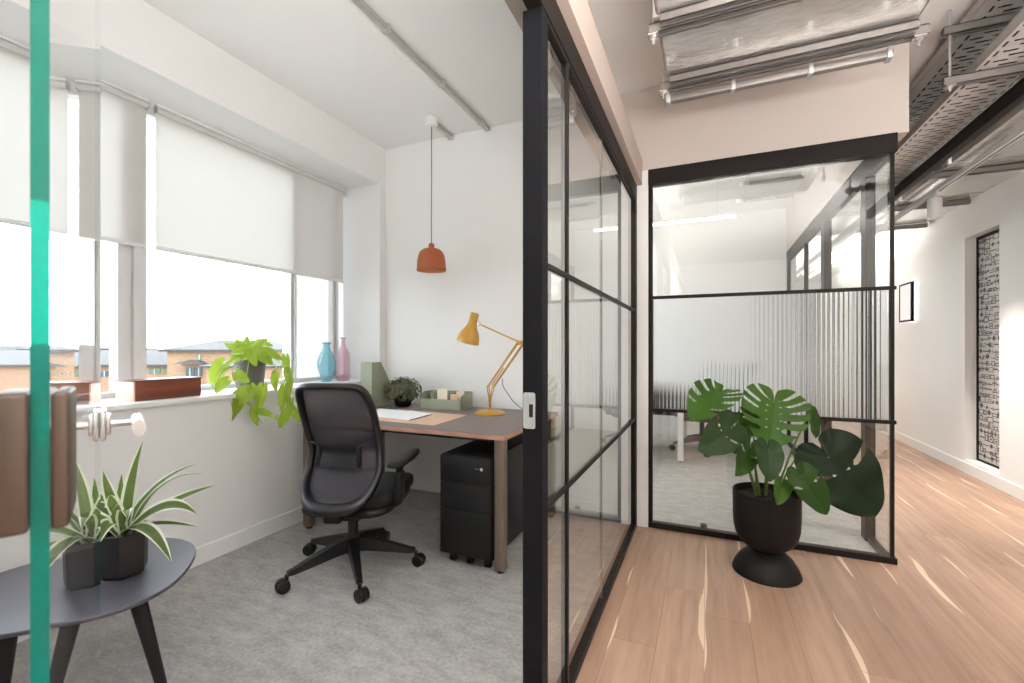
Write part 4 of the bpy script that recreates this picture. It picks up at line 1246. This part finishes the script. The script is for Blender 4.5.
UPV = Vector((0, 0, 1))
RT = Vector((CT, ST, 0)); FW = Vector((-ST, CT, 0))
def V3(r, f, u): return (RT * r + FW * f + UPV * u).normalized()
PD = 2.43
core = lambda px, dz: at(px, 492, PD) + Vector((0, 0, dz))
mon = [  # base px, tip px, depth base/tip, normal(r,f,u), W, slots, droop, fold, mat, stalk start px
    ((774, 402), (771, 447), 2.40, 2.31, (-.05, -.85, .45), 1.10, 5, .10, .16, 'leafmid', 766, True),
    ((719, 393), (693, 413), 2.36, 2.24, (-.12, -.50, .85), .80, 4, .25, .25, 'leafmid', 757, False),
    ((731, 428), (702, 451), 2.34, 2.26, (.22, -.88, .35), .70, 1, .12, .14, 'leafgrey', 758, True),
    ((750, 447), (739, 476), 2.30, 2.22, (.3, -.8, .3), .60, 1, .12, .24, 'leafdark', 760, False),
    ((768, 449), (771, 481), 2.24, 2.16, (-.1, -.9, .25), .66, 0, .12, .22, 'leafgrey', 765, False),
    ((810, 412), (819, 438), 2.40, 2.34, (.35, -.8, .4), .58, 0, .14, .2, 'leafdark', 775, False),
    ((829, 457), (878, 517), 2.30, 2.18, (-.28, -.90, .30), .86, 1, .06, .07, 'leafdeep', 786, True),
    ((803, 477), (829, 515), 2.20, 2.12, (-.35, -.8, .5), .62, 1, .16, .2, 'leafdark', 780, False),
    ((782, 484), (780, 503), 2.26, 2.18, (-.1, -.9, .4), .58, 0, .2, .34, 'leafmid', 774, False),
    ((752, 414), (741, 440), 2.50, 2.42, (.0, -.7, .7), .60, 1, .14, .2, 'leafdark', 757, False),
    ((797, 457), (811, 462), 2.42, 2.46, (.0, -.6, .8), .5, 0, .2, .3, 'leafmid', 778, False),
]
for i, (b, tp_, d0, d1, nr, W, sl, dr_, fo, mt, sx, hl) in enumerate(mon):
    B, T = at(b[0], b[1], d0), at(tp_[0], tp_[1], d1)
    m = MB(); leaf(m, B, T, V3(*nr), W, sl, hl, dr_, fo, seed=i + 1, ns=20, nth=120)
    lf = m.build('leaf', M[mt], mo, recalc=False, ang=75)
    m = MB(); s0 = at(sx, 497, PD) ; midp = (s0 + B) / 2 + Vector((0, 0, .03)) + (s0 - B) * .05
    stalk(m, [s0, midp, B], .0062, .0042)
    m.build('leaf_stalk', M['petiole'], lf)

# ------------------------------------------------------------------ window sill things
SZ = .9325
bx = thing('wooden_box', 'reddish wooden box with pale end on the window sill', 'box', (-2.745, 1.49, SZ))
m = MB(); m.box((-2.825, 1.336, SZ), (-2.663, 1.66, SZ + .100), .002); m.build('body', M['boxwood'], bx)
m = MB(); m.box((-2.825, 1.328, SZ), (-2.663, 1.336, SZ + .100), .002); m.build('end_panel', M['boxend'], bx)['label'] = 'pale end panel'
m = MB(); m.box((-2.829, 1.325, SZ + .1), (-2.659, 1.664, SZ + .106), .002); m.build('lid', M['boxwood'], bx)

pp = Vector((-2.83, 2.085, SZ))
po = thing('pothos', 'lime green trailing pothos in a grey pot on the window sill', 'plant', pp)
m = MB(); m.lathe([(0, 0), (.076, 0), (.080, .006), (.094, .165), (.098, .168), (.098, .19), (.092, .19), (.090, .17), (0, .165)], pp, 36, cap0=False, cap1=False); m.build('pot', M['potgrey'], po)
vines = [
    [(243, 352), (222, 372), (216, 392), (238, 402)],
    [(246, 352), (232, 370), (240, 392), (247, 402), (253, 412)],
    [(250, 356), (246, 380), (246, 396), (255, 412), (262, 424)],
    [(258, 352), (272, 362), (284, 380), (289, 400), (288, 420)],
    [(256, 350), (276, 360), (286, 372), (290, 385), (296, 402)]]
dpl = 2.86
for vn in vines:
    m = MB(); pts = [at(px, py, dpl + (.06 if k == 0 else (-.09 if k == 1 else -.17))) for k, (px, py) in enumerate(vn)]
    stalk(m, pts, .0032, .0022, 6); m.build('vine', M['limestem'], po)
lv = [  # base, tip, depth, normal, W
    ((222, 366), (209, 386), 2.80, (.1, -.9, .3), .80), ((226, 382), (213, 392), 2.76, (.3, -.8, .5), .85), ((238, 374), (248, 382), 2.74, (-.2, -.9, .3), .85),
    ((252, 388), (258, 400), 2.70, (.1, -.95, .2), .75), ((262, 390), (257, 412), 2.69, (.3, -.9, .3), .55), ((246, 394), (226, 410), 2.69, (.2, -.9, .4), .8),
    ((238, 406), (226, 420), 2.69, (.2, -.9, .4), .75), ((232, 418), (225, 426), 2.69, (.2, -.9, .3), .6), ((254, 410), (256, 426), 2.68, (.0, -.95, .2), .55),
    ((260, 412), (273, 415), 2.68, (.1, -.7, .7), .6), ((276, 375), (274, 391), 2.74, (-.1, -.95, .2), .62), ((286, 358), (287, 373), 2.80, (.2, -.9, .3), .55),
    ((288, 372), (291, 388), 2.76, (.1, -.9, .3), .55), ((284, 390), (281, 412), 2.72, (.3, -.9, .2), .45), ((288, 388), (287, 404), 2.72, (.1, -.9, .2), .5),
    ((290, 412), (276, 428), 2.70, (.1, -.8, .6), .7), ((292, 408), (302, 423), 2.70, (-.3, -.8, .4), .5), ((291, 402), (288, 416), 2.71, (.1, -.9, .2), .5),
    ((277, 416), (274, 420), 2.69, (.1, -.8, .5), .7),
    # crown
    ((242, 352), (224, 341), 2.88, (.2, -.7, .7), .42), ((246, 351), (230, 352), 2.80, (.2, -.8, .6), .55), ((250, 350), (258, 337), 2.90, (-.2, -.7, .6), .4),
    ((252, 352), (255, 366), 2.77, (.0, -.9, .4), .55), ((256, 349), (266, 338), 2.92, (-.2, -.8, .5), .6), ((258, 353), (276, 352), 2.84, (-.2, -.7, .7), .5),
    ((244, 350), (236, 339), 2.92, (.2, -.8, .5), .5), ((248, 348), (246, 336), 2.94, (.1, -.8, .5), .5), ((240, 356), (228, 362), 2.80, (.3, -.8, .5), .7),
    ((254, 346), (271, 343), 2.98, (-.1, -.7, .7), .5), ((250, 354), (240, 360), 2.78, (.2, -.8, .6), .6), ((262, 356), (272, 364), 2.80, (-.1, -.8, .6), .6),
    ((246, 345), (234, 346), 3.00, (.2, -.7, .6), .5), ((252, 346), (252, 341), 3.02, (.0, -.9, .4), .8), ((258, 345), (262, 349), 2.86, (-.2, -.9, .4), .7),
    ((238, 348), (229, 347), 2.92, (.2, -.8, .5), .6), ((266, 352), (281, 358), 2.90, (-.2, -.7, .7), .5)]
for i, (b, tp_, d, nr, W) in enumerate(lv):
    m = MB(); leaf(m, at(b[0], b[1], d), at(tp_[0], tp_[1], d - .015), V3(*nr), W * (.74 if i < 19 else 1.0), 0, False, .2, .32, seed=i, wave=.02)
    m.build('leaf', M['lime'], po, recalc=False, ang=75)
# short stalks that carry the crown
m = MB()
for i, (b, tp_, d, nr, W) in enumerate(lv[19:]):
    stalk(m, [pp + Vector((.03 * math.cos(i * 2.4), .03 * math.sin(i * 2.4), .16)), (at(b[0], b[1], d) + pp + Vector((0, 0, .2))) / 2 + Vector((0, 0, .02)), at(b[0], b[1], d)], .0025, .0018, 5)
m.build('crown_stalks', M['limestem'], po)

def vase(name, label, c, prof, mat, ribs):
    v = thing(name, label, 'vase', c)
    m = MB(); N = 48
    rings = []
    for r, z in prof:
        rings.append(m.ring([c + Vector((r * (1 + .05 * (abs(math.cos(ribs * PI * k / N)) - .5) * (1 if .03 < z < prof[-1][1] * .72 else 0)) * math.cos(2 * PI * k / N), r * (1 + .05 * (abs(math.cos(ribs * PI * k / N)) - .5) * (1 if .03 < z < prof[-1][1] * .72 else 0)) * math.sin(2 * PI * k / N), z)) for k in range(N)]))
    for i in range(len(rings) - 1): m.bridge(rings[i], rings[i + 1])
    m.cap(rings[0][::-1])
    m.build('glass_body', mat, v, ang=40)
    m = MB(); R0 = prof[-1][0]; z = prof[-1][1]
    m.tube([c + Vector((R0 * math.cos(2 * PI * k / 24), R0 * math.sin(2 * PI * k / 24), z)) for k in range(24)], .0045, 8, closed=True, upv=(0, 0, 1)); m.build('rim', mat, v)
vase('glass_vase', 'blue faceted glass vase on the window sill', Vector((-2.80, 2.72, SZ)), [(.036, 0), (.042, .006), (.044, .03), (.056, .07), (.068, .12), (.070, .15), (.062, .19), (.046, .23), (.031, .262), (.026, .28), (.026, .296), (.034, .31)], M['blueglass'], 8)
vase('glass_bottle', 'pink glass bottle vase behind the blue vase on the sill', Vector((-2.76, 2.86, SZ)), [(.046, 0), (.052, .006), (.053, .05), (.053, .14), (.052, .20), (.046, .235), (.034, .26), (.022, .28), (.017, .30), (.016, .345), (.022, .352)], M['pinkglass'], 10)

# ------------------------------------------------------------------ corridor: artwork, lightbox
aw = thing('wall_artwork', 'tall narrow grey panel of small black pictograms in the corridor wall recess', 'artwork', (XC + .10, 5.46, .13), kind=None)
AX = XC + .095
m = MB(); m.box((AX, NY0 + .002, NZ0 + .002), (AX + .02, NY1 - .002, NZ1 - .002)); m.build('panel', pm('pale_grey_print_ground', srgb(196, 192, 190), .35, var=.05), aw)
m = MB()
for lo, hi in (((AX - .012, NY1 - .018, NZ0), (AX, NY1 - .002, NZ1)), ((AX - .012, NY0 + .002, NZ0), (AX, NY0 + .02, NZ1)), ((AX - .012, NY0 + .02, NZ1 - .03), (AX, NY1 - .018, NZ1 - .002)), ((AX - .012, NY0 + .02, NZ0 + .002), (AX, NY1 - .018, NZ0 + .02))):
    m.box(lo, hi)
m.build('frame', M['blackframe'], aw)
m = MB(); rnd = random.Random(11)
z = NZ0 + .04
def flat(m, y0, y1, z0, z1): m.box((AX - .0015, y0, z0), (AX, y1, z1))
while z < NZ1 - .06:
    y = NY0 + .03
    while y < NY1 - .03:
        w_ = rnd.uniform(.025, .10); h_ = rnd.uniform(.03, .06); w_ = min(w_, NY1 - .022 - y); k = rnd.random()
        t_ = rnd.uniform(.005, .010)
        if w_ > .012:
            if k < .32:
                flat(m, y, y + w_, z, z + t_); flat(m, y, y + w_, z + h_ - t_, z + h_); flat(m, y, y + t_, z, z + h_); flat(m, y + w_ - t_, y + w_, z, z + h_)
                if rnd.random() < .5: flat(m, y + w_ * .35, y + w_ * .65, z + h_ * .35, z + h_ * .65)
            elif k < .5:
                m.cyl((AX, y + w_ / 2, z + h_ / 2), (AX - .0015, y + w_ / 2, z + h_ / 2), min(w_, h_) * .4, n=14)
                flat(m, y, y + w_, z + h_ / 2 - t_ / 3, z + h_ / 2 + t_ / 3)
            elif k < .7:
                flat(m, y, y + w_, z + h_ / 2 - t_ / 2, z + h_ / 2 + t_ / 2); flat(m, y + w_ / 2 - t_ / 2, y + w_ / 2 + t_ / 2, z, z + h_); flat(m, y, y + t_, z + h_ * .3, z + h_ * .7); flat(m, y + w_ - t_, y + w_, z + h_ * .3, z + h_ * .7)
            elif k < .85:
                flat(m, y, y + w_, z + h_ * .38, z + h_ * .62)
            else:
                for q in range(3): flat(m, y, y + w_ * (1 - .2 * q), z + q * h_ / 3, z + q * h_ / 3 + t_)
        y += w_ + rnd.uniform(.004, .010)
    z += rnd.uniform(.052, .064)
m.build('printed_pattern', pm('black_print_ink', srgb(70, 66, 65), .4), aw, smooth=False)

lbx = thing('lightbox', 'small glowing lightbox sign in a dark frame on the corridor wall', 'lightbox', (XC - .04, 7.1, 1.77))
y0_, y1_, z0_, z1_ = 6.80, 7.17, 1.52, 1.99
xf = XC - .062
m = MB()
for lo, hi in (((xf, y0_, z0_), (XC - .03, y0_ + .02, z1_)), ((xf, y1_ - .02, z0_), (XC - .03, y1_, z1_)), ((xf, y0_ + .02, z0_), (XC - .03, y1_ - .02, z0_ + .02)), ((xf, y0_ + .02, z1_ - .02), (XC - .03, y1_ - .02, z1_))):
    m.box(lo, hi)
m.build('frame', M['blackframe'], lbx)
t = NT('lightbox_face'); n = t.noise(t.pos(), 14, 3)
em = t.n('ShaderNodeEmission'); t.l(t.mix(n, (1, .93, .88, 1), (.9, .86, .84, 1)), em.inputs[0]); em.inputs[1].default_value = .82
lf_ = t.done(em.outputs[0])
m = MB(); m.box((xf + .006, y0_ + .02, z0_ + .02), (xf + .02, y1_ - .02, z1_ - .02)); m.build('lit_face', lf_, lbx)
t = NT('led_strip'); em = t.n('ShaderNodeEmission'); em.inputs[0].default_value = (1, .95, .9, 1); em.inputs[1].default_value = 9
led = t.done(em.outputs[0])
m = MB()
for lo, hi in (((XC - .026, y0_ + .02, z0_ + .02), (XC - .016, y1_ - .02, z0_ + .03)), ((XC - .026, y0_ + .02, z1_ - .03), (XC - .016, y1_ - .02, z1_ - .02)), ((XC - .026, y0_ + .015, z0_ + .03), (XC - .016, y0_ + .025, z1_ - .03)), ((XC - .026, y1_ - .025, z0_ + .03), (XC - .016, y1_ - .015, z1_ - .03))):
    m.box(lo, hi)
m.build('led_strip', led, lbx)
m = MB(); m.box((XC - .03, y0_ + .03, z0_ + .03), (XC, y1_ - .03, z1_ - .03)); m.build('back_box', M['whiteplastic'], lbx)

# ------------------------------------------------------------------ corridor services
def strutbar(m, a, b, h=.041):
    a, b = Vector(a), Vector(b); w = .0205
    d = (b - a).normalized(); s_ = d.cross(Vector((0, 0, 1))) * w
    # C-channel: web on top, two sides
    for (o0, o1, z0, z1) in ((-w, w, h - .004, h), (-w, -w + .004, 0, h), (w - .004, w, 0, h), (-w, -w + .012, 0, .003), (w - .012, w, 0, .003)):
        e = d.cross(Vector((0, 0, 1)))
        P = [a + e * o0 + Vector((0, 0, z0)), a + e * o1 + Vector((0, 0, z0)), a + e * o1 + Vector((0, 0, z1)), a + e * o0 + Vector((0, 0, z1))]
        m.prism(P, b - a)
def trapeze(label, y, beams, rods, name='support_bracket', group='trapeze brackets along the corridor ceiling'):
    t = thing(name, label, 'bracket', (sum(r for r in rods) / len(rods), y, CEIL), group=group)
    for x0, x1, z in beams:
        m = MB(); strutbar(m, (x0, y, z - .041), (x1, y, z - .041)); m.build('channel', M['strut'], t)
    zlow = min(z for _, _, z in beams)
    for x in rods:
        m = MB(); m.cyl((x, y, zlow - .07), (x, y, CEIL), .006, n=10); r_ = m.build('hanger_rod', M['galv'], t)
        m = MB(); m.cyl((x, y, zlow - .056), (x, y, zlow - .043), .012, n=6); m.box((x - .02, y - .02, zlow - .045), (x + .02, y + .02, zlow - .0412)); m.build('nut', M['galv'], r_)
    return t
TZ1, TZ2 = 2.60, 2.86
trapeze('trapeze bracket carrying both cable trays nearest the camera', 3.03, [(1.12, 1.95, TZ1 - .002), (1.12, 1.95, TZ2 - .002)], [1.15, 1.60])
trapeze('second trapeze bracket under the lower cable tray, just beyond the front of the glass room', 4.65, [(1.12, 2.27, TZ1 - .002), (1.12, 1.70, TZ2 - .002)], [1.15, 1.66])
trapeze('third trapeze bracket under the galvanised duct, beside the white spotlight', 5.6, [(1.12, 2.27, TZ1 - .002), (1.12, 1.70, TZ2 - .002)], [1.15, 1.66])
trapeze('furthest trapeze bracket under the corridor duct', 6.5, [(1.12, 2.27, TZ1 - .002), (1.12, 1.70, TZ2 - .002)], [1.15, 1.66])
trapeze('trapeze bracket above the corridor nearest to the foil duct, out towards the viewer', 1.5, [(1.12, 1.95, TZ1 - .002), (1.12, 1.95, TZ2 - .002)], [1.15, 1.60])
def tray(label, x0, x1, z, y0, y1):
    t = thing('cable_tray', label, 'cable tray', ((x0 + x1) / 2, 0, z), group='cable trays along the corridor ceiling')
    m = MB(); m.box((x0, y0, z), (x1, y1, z + .0015))
    o = m.build('tray_base', M['tray'], t, smooth=False)
    m = MB()
    for x in (x0, x1 - .002): m.box((x, y0, z), (x + .002, y1, z + .05)); m.box((x - .004 if x == x0 else x, y0, z + .048), (x + .002 if x == x0 else x + .006, y1, z + .05))
    m.build('tray_flange', M['galv'], t)
    return t
tray('lower perforated cable tray of pale galvanised steel along the corridor ceiling', 1.235, 1.505, TZ1, .8, 11.5)
tray('upper perforated cable tray, darker and close under the ceiling', 1.215, 1.56, TZ2, .8, 11.5)
for x, z, r, mt, lab in ((1.235, TZ2 + .058, .010, 'redcable', 'red cable lying along the left edge of the upper cable tray'),):
    if mt == 'redcable' and mt not in M: M[mt] = pm('red_cable_sheath', srgb(190, 30, 28), .5)
    m = MB(); rnd = random.Random(int(x * 100)); m.tube([(x + rnd.uniform(-.006, .006), .9 + k * .5, z) for k in range(20)], r, 8)
    o = m.build('cable', M[mt], None, loc=(x, 5, z)); tag(o, lab, 'cable')
for x0c, zt_, lab, grp in ((1.262, TZ1, 'black cable added as dark backing in the lower perforated cable tray', 'black cables added behind the lower tray slots'), (1.262, TZ2, 'black cable added as dark backing in the upper perforated cable tray', 'black cables added behind the upper tray slots')):
    for k in range(6):  # cables added so the slots show the darkness above the tray
        x = x0c + .043 * k; rnd = random.Random(k * 7 + int(zt_ * 10))
        m = MB(); m.tube([(x + rnd.uniform(-.002, .002), .85 + q * .5, zt_ + .020) for q in range(22)], .0165, 8)
        o = m.build('cable', M['cordblack'], None, loc=(x, 5.5, zt_ + .020)); tag(o, lab, 'cable', grp)
tr = thing('ceiling_trunking', 'dark brown trunking running beside the lower cable tray', 'trunking', (1.53, 5, 2.53))
m = MB(); m.box((1.452, .8, 2.478), (1.498, 11.5, 2.551), .002); m.build('trunk', M['blackframe'], tr)
m = MB(); m.box((1.448, .8, 2.551), (1.502, 11.5, 2.5565), .001); m.build('lid', M['blackframe'], tr)
du = thing('air_duct', 'galvanised sheet metal duct along the top of the right corridor wall', 'duct', (2.0, 5, 2.6))
m = MB(); m.box((1.70, 1.0, TZ1 + .002), (2.285, 11.5, 2.90), .004); m.build('duct_body', M['foil'], du)
for k in range(11):
    m = MB(); y = 1.6 + k * .95
    m.box((1.68, y, TZ1 + .0), (2.288, y + .03, 2.92), .003); m.build('flange', M['galv'], du)
tk = thing('lighting_track', 'white lighting track running along under the corridor duct', 'lighting track', (1.78, 5, 2.52))
m = MB(); m.box((1.76, .8, 2.515), (1.80, 11.5, 2.555), .003); m.build('track', M['whiteplastic'], tk)
m = MB(); m.box((1.775, .8, 2.512), (1.785, 11.5, 2.516)); m.build('conductor_slot', M['cordgrey'], tk)
def spot(label, y, x=1.78):
    s_ = thing('track_spotlight', label, 'spotlight', (x, y, 2.515))
    m = MB(); m.box((x - .018, y - .08, 2.490), (x + .018, y + .08, 2.514), .003); m.build('adaptor', M['whiteplastic'], s_)
    m = MB(); m.cyl((x, y, 2.492), (x, y, 2.47), .012, n=14); m.build('neck', M['whiteplastic'], s_)
    m = MB(); m.lathe([(0, .165), (.046, .165), (.050, .160), (.050, .004), (.048, 0), (.042, 0), (.040, .03), (0, .032)], (x, y, 2.308), 32, cap0=False, cap1=False); m.build('spot_body', M['whiteplastic'], s_)
    return s_
spot('white cylindrical spotlight hanging from the track above the wall lightbox', 4.95)

# foil clad duct unit over the corridor and its supports
fd = thing('foil_duct', 'foil clad ventilation duct above the front of the glass room', 'duct', (.32, 2.2, 2.64))
FZ = 2.602
m = MB(); vs = m.box((-.20, 1.55, FZ), (.83, 2.47, 2.90), .02, 3); m.build('duct_body', M['foil'], fd)
m = MB(); m.box((-.21, 1.98, FZ - .002), (.60, 2.02, 2.91), .003); m.build('flange', M['galv'], fd)
def duct_support(label, y, x0, x1, rods):
    t = thing('duct_support', label, 'bracket', ((x0 + x1) / 2, y, CEIL), group='channels under the foil duct')
    m = MB(); strutbar(m, (x0, y, FZ - .045), (x1, y, FZ - .045)); strutbar(m, (x0 + .05, y - .05, FZ - .0412), (x1 - .05, y - .05, FZ - .0412), .036); m.build('channel', M['strut'], t)
    for x in rods:
        m = MB(); m.cyl((x, y, FZ - .085), (x, y, CEIL), .006, n=10); r_ = m.build('hanger_rod', M['galv'], t)
        m = MB(); m.cyl((x, y, FZ - .066), (x, y, FZ - .048), .013, n=6); m.box((x - .022, y - .024, FZ - .05), (x + .022, y + .024, FZ - .046)); m.build('nut', M['steel'], r_)
duct_support('galvanised channel under the middle of the foil duct', 2.03, -.23, .70, [-.213, .85])
duct_support('galvanised channel under the far edge of the foil duct', 2.50, -.225, .875, [-.212, .845])
lt = thing('ceiling_batten_light', 'slim metal batten light clipped below the far foil duct channel', 'light fitting', (.32, 2.52, 2.52))
m = MB(); m.box((-.195, 2.515, 2.508), (.76, 2.555, 2.545), .008, 2); m.build('batten', M['strut'], lt)
for x in (-.20, .11, .44, .74):
    m = MB(); m.box((x, 2.510, 2.503), (x + .022, 2.562, 2.550), .003); m.cyl((x + .011, 2.52, 2.548), (x + .011, 2.52, FZ - .04), .004, n=8); m.build('clamp', M['alu'], lt)

# far room ceiling: conduits and linear pendant
def rail_x(x0, x1, y, label):
    r = thing('ceiling_conduit', label, 'conduit', ((x0 + x1) / 2, y, CEIL))
    m = MB(); m.box((x0, y - .016, CEIL - .035), (x1, y + .016, CEIL - .006), .003); m.build('channel', M['galv'], r)
    m = MB(); m.cyl((x0, y, CEIL - .045), (x0, y, CEIL - .001), .05, n=20); m.build('junction_box', M['whiteplastic'], r)
    m = MB(); m.box((x0 + .6 * (x1 - x0), y - .024, CEIL - .04), (x0 + .6 * (x1 - x0) + .025, y + .024, CEIL - .0005), .002); m.build('clip', M['alu'], r)
rail_x(.36, .90, 5.35, 'nearer ceiling conduit with junction box inside the far glass room')
rail_x(.36, .90, 5.95, 'further ceiling conduit with junction box inside the far glass room')
lp = thing('linear_pendant', 'slim glowing linear pendant light inside the far glass room', 'lamp', (-.5, 5.0, 2.52))
t = NT('pendant_diffuser'); em = t.n('ShaderNodeEmission'); em.inputs[0].default_value = (1, .96, .9, 1); em.inputs[1].default_value = 6
m = MB(); m.box((-1.25, 4.985, 2.505), (.26, 5.015, 2.525)); m.build('diffuser', t.done(em.outputs[0]), lp)
m = MB(); m.box((-1.25, 4.983, 2.526), (.26, 5.017, 2.545), .002); m.build('housing', M['whiteplastic'], lp)
for x in (-1.1, .1):
    m = MB(); m.cyl((x, 5.0, 2.545), (x, 5.0, CEIL), .0012, n=6); m.build('suspension_wire', M['alu'], lp)

# ------------------------------------------------------------------ light
w = bpy.data.worlds.new('World'); C.world = w; w.use_nodes = True
nt = w.node_tree; nt.nodes.clear()
out = nt.nodes.new('ShaderNodeOutputWorld'); bg = nt.nodes.new('ShaderNodeBackground')
tc = nt.nodes.new('ShaderNodeTexCoord'); sp_ = nt.nodes.new('ShaderNodeSeparateXYZ'); rp = nt.nodes.new('ShaderNodeValToRGB')
nt.links.new(tc.outputs['Generated'], sp_.inputs[0]); nt.links.new(sp_.outputs[2], rp.inputs[0])
rp.color_ramp.elements[0].position = 0.0; rp.color_ramp.elements[0].color = (.92, .96, 1, 1)
rp.color_ramp.elements[1].position = .6; rp.color_ramp.elements[1].color = (.80, .90, 1, 1)
nt.links.new(rp.outputs[0], bg.inputs[0]); bg.inputs[1].default_value = 6.3
nt.links.new(bg.outputs[0], out.inputs[0])

def area(name, loc, sx, sy, power, col=(1, .95, .88), rot=(0, 0, 0)):
    l = bpy.data.lights.new(name, 'AREA'); l.shape = 'RECTANGLE'; l.size = sx; l.size_y = sy; l.energy = power; l.color = col
    o = bpy.data.objects.new(name, l); o.location = loc; o.rotation_euler = rot; COL.objects.link(o); return o
UP = (PI, 0, 0)
area('office_fill', (-.95, -.05, 2.25), .7, 1.1, 24, (.97, .98, 1), UP)  # added upward fill for the office, out of view, no fitting
area('corridor_fill', (1.15, -.25, 1.28), 1.0, 1.0, 85, (1, .97, .94), UP)  # unseen fill added to lift the corridor ceiling
area('corridor_rear_fill', (.30, -.40, 1.48), .7, .6, 80, (1, .97, .94), UP)  # second added fill behind the camera, brightens the near ceiling
area('corridor_side_fill', (1.75, .1, 1.75), .9, 1.2, 50, (1, .97, .94), UP)  # fill added out of view to light the tray undersides
area('corridor_far_fill', (1.65, 8.6, 2.35), .7, 3.0, 115, (1, .97, .93), UP)  # invented fill for the far corridor, has no fitting
area('meeting_fill', (-1.9, 4.7, 1.55), 1.2, 1.6, 42, (1, .975, .95), UP)  # unseen fill added to brighten the far glass room
def spotl(name, loc, tgt, power, size=70, col=(1, .92, .83), rad=.04, blend=.6):
    l = bpy.data.lights.new(name, 'SPOT'); l.energy = power; l.spot_size = R(size); l.spot_blend = blend; l.color = col; l.shadow_soft_size = rad
    o = bpy.data.objects.new(name, l); o.location = loc
    o.rotation_euler = (Vector(tgt) - Vector(loc)).to_track_quat('-Z', 'Y').to_euler(); COL.objects.link(o); return o
spotl('track_spot_lamp', (1.78, 4.95, 2.30), (1.85, 4.95, 0), 230, 70, blend=1.0)
spotl('track_spot_lamp', (1.78, 3.0, 2.30), (1.8, 3.3, 0), 120, 70, blend=1.0)
spotl('track_spot_lamp', (1.62, 7.4, 2.30), (1.5, 7.4, 0), 40, 70)
spotl('track_spot_lamp', (1.6, 9.8, 2.30), (1.7, 9.8, 0), 60, 100)
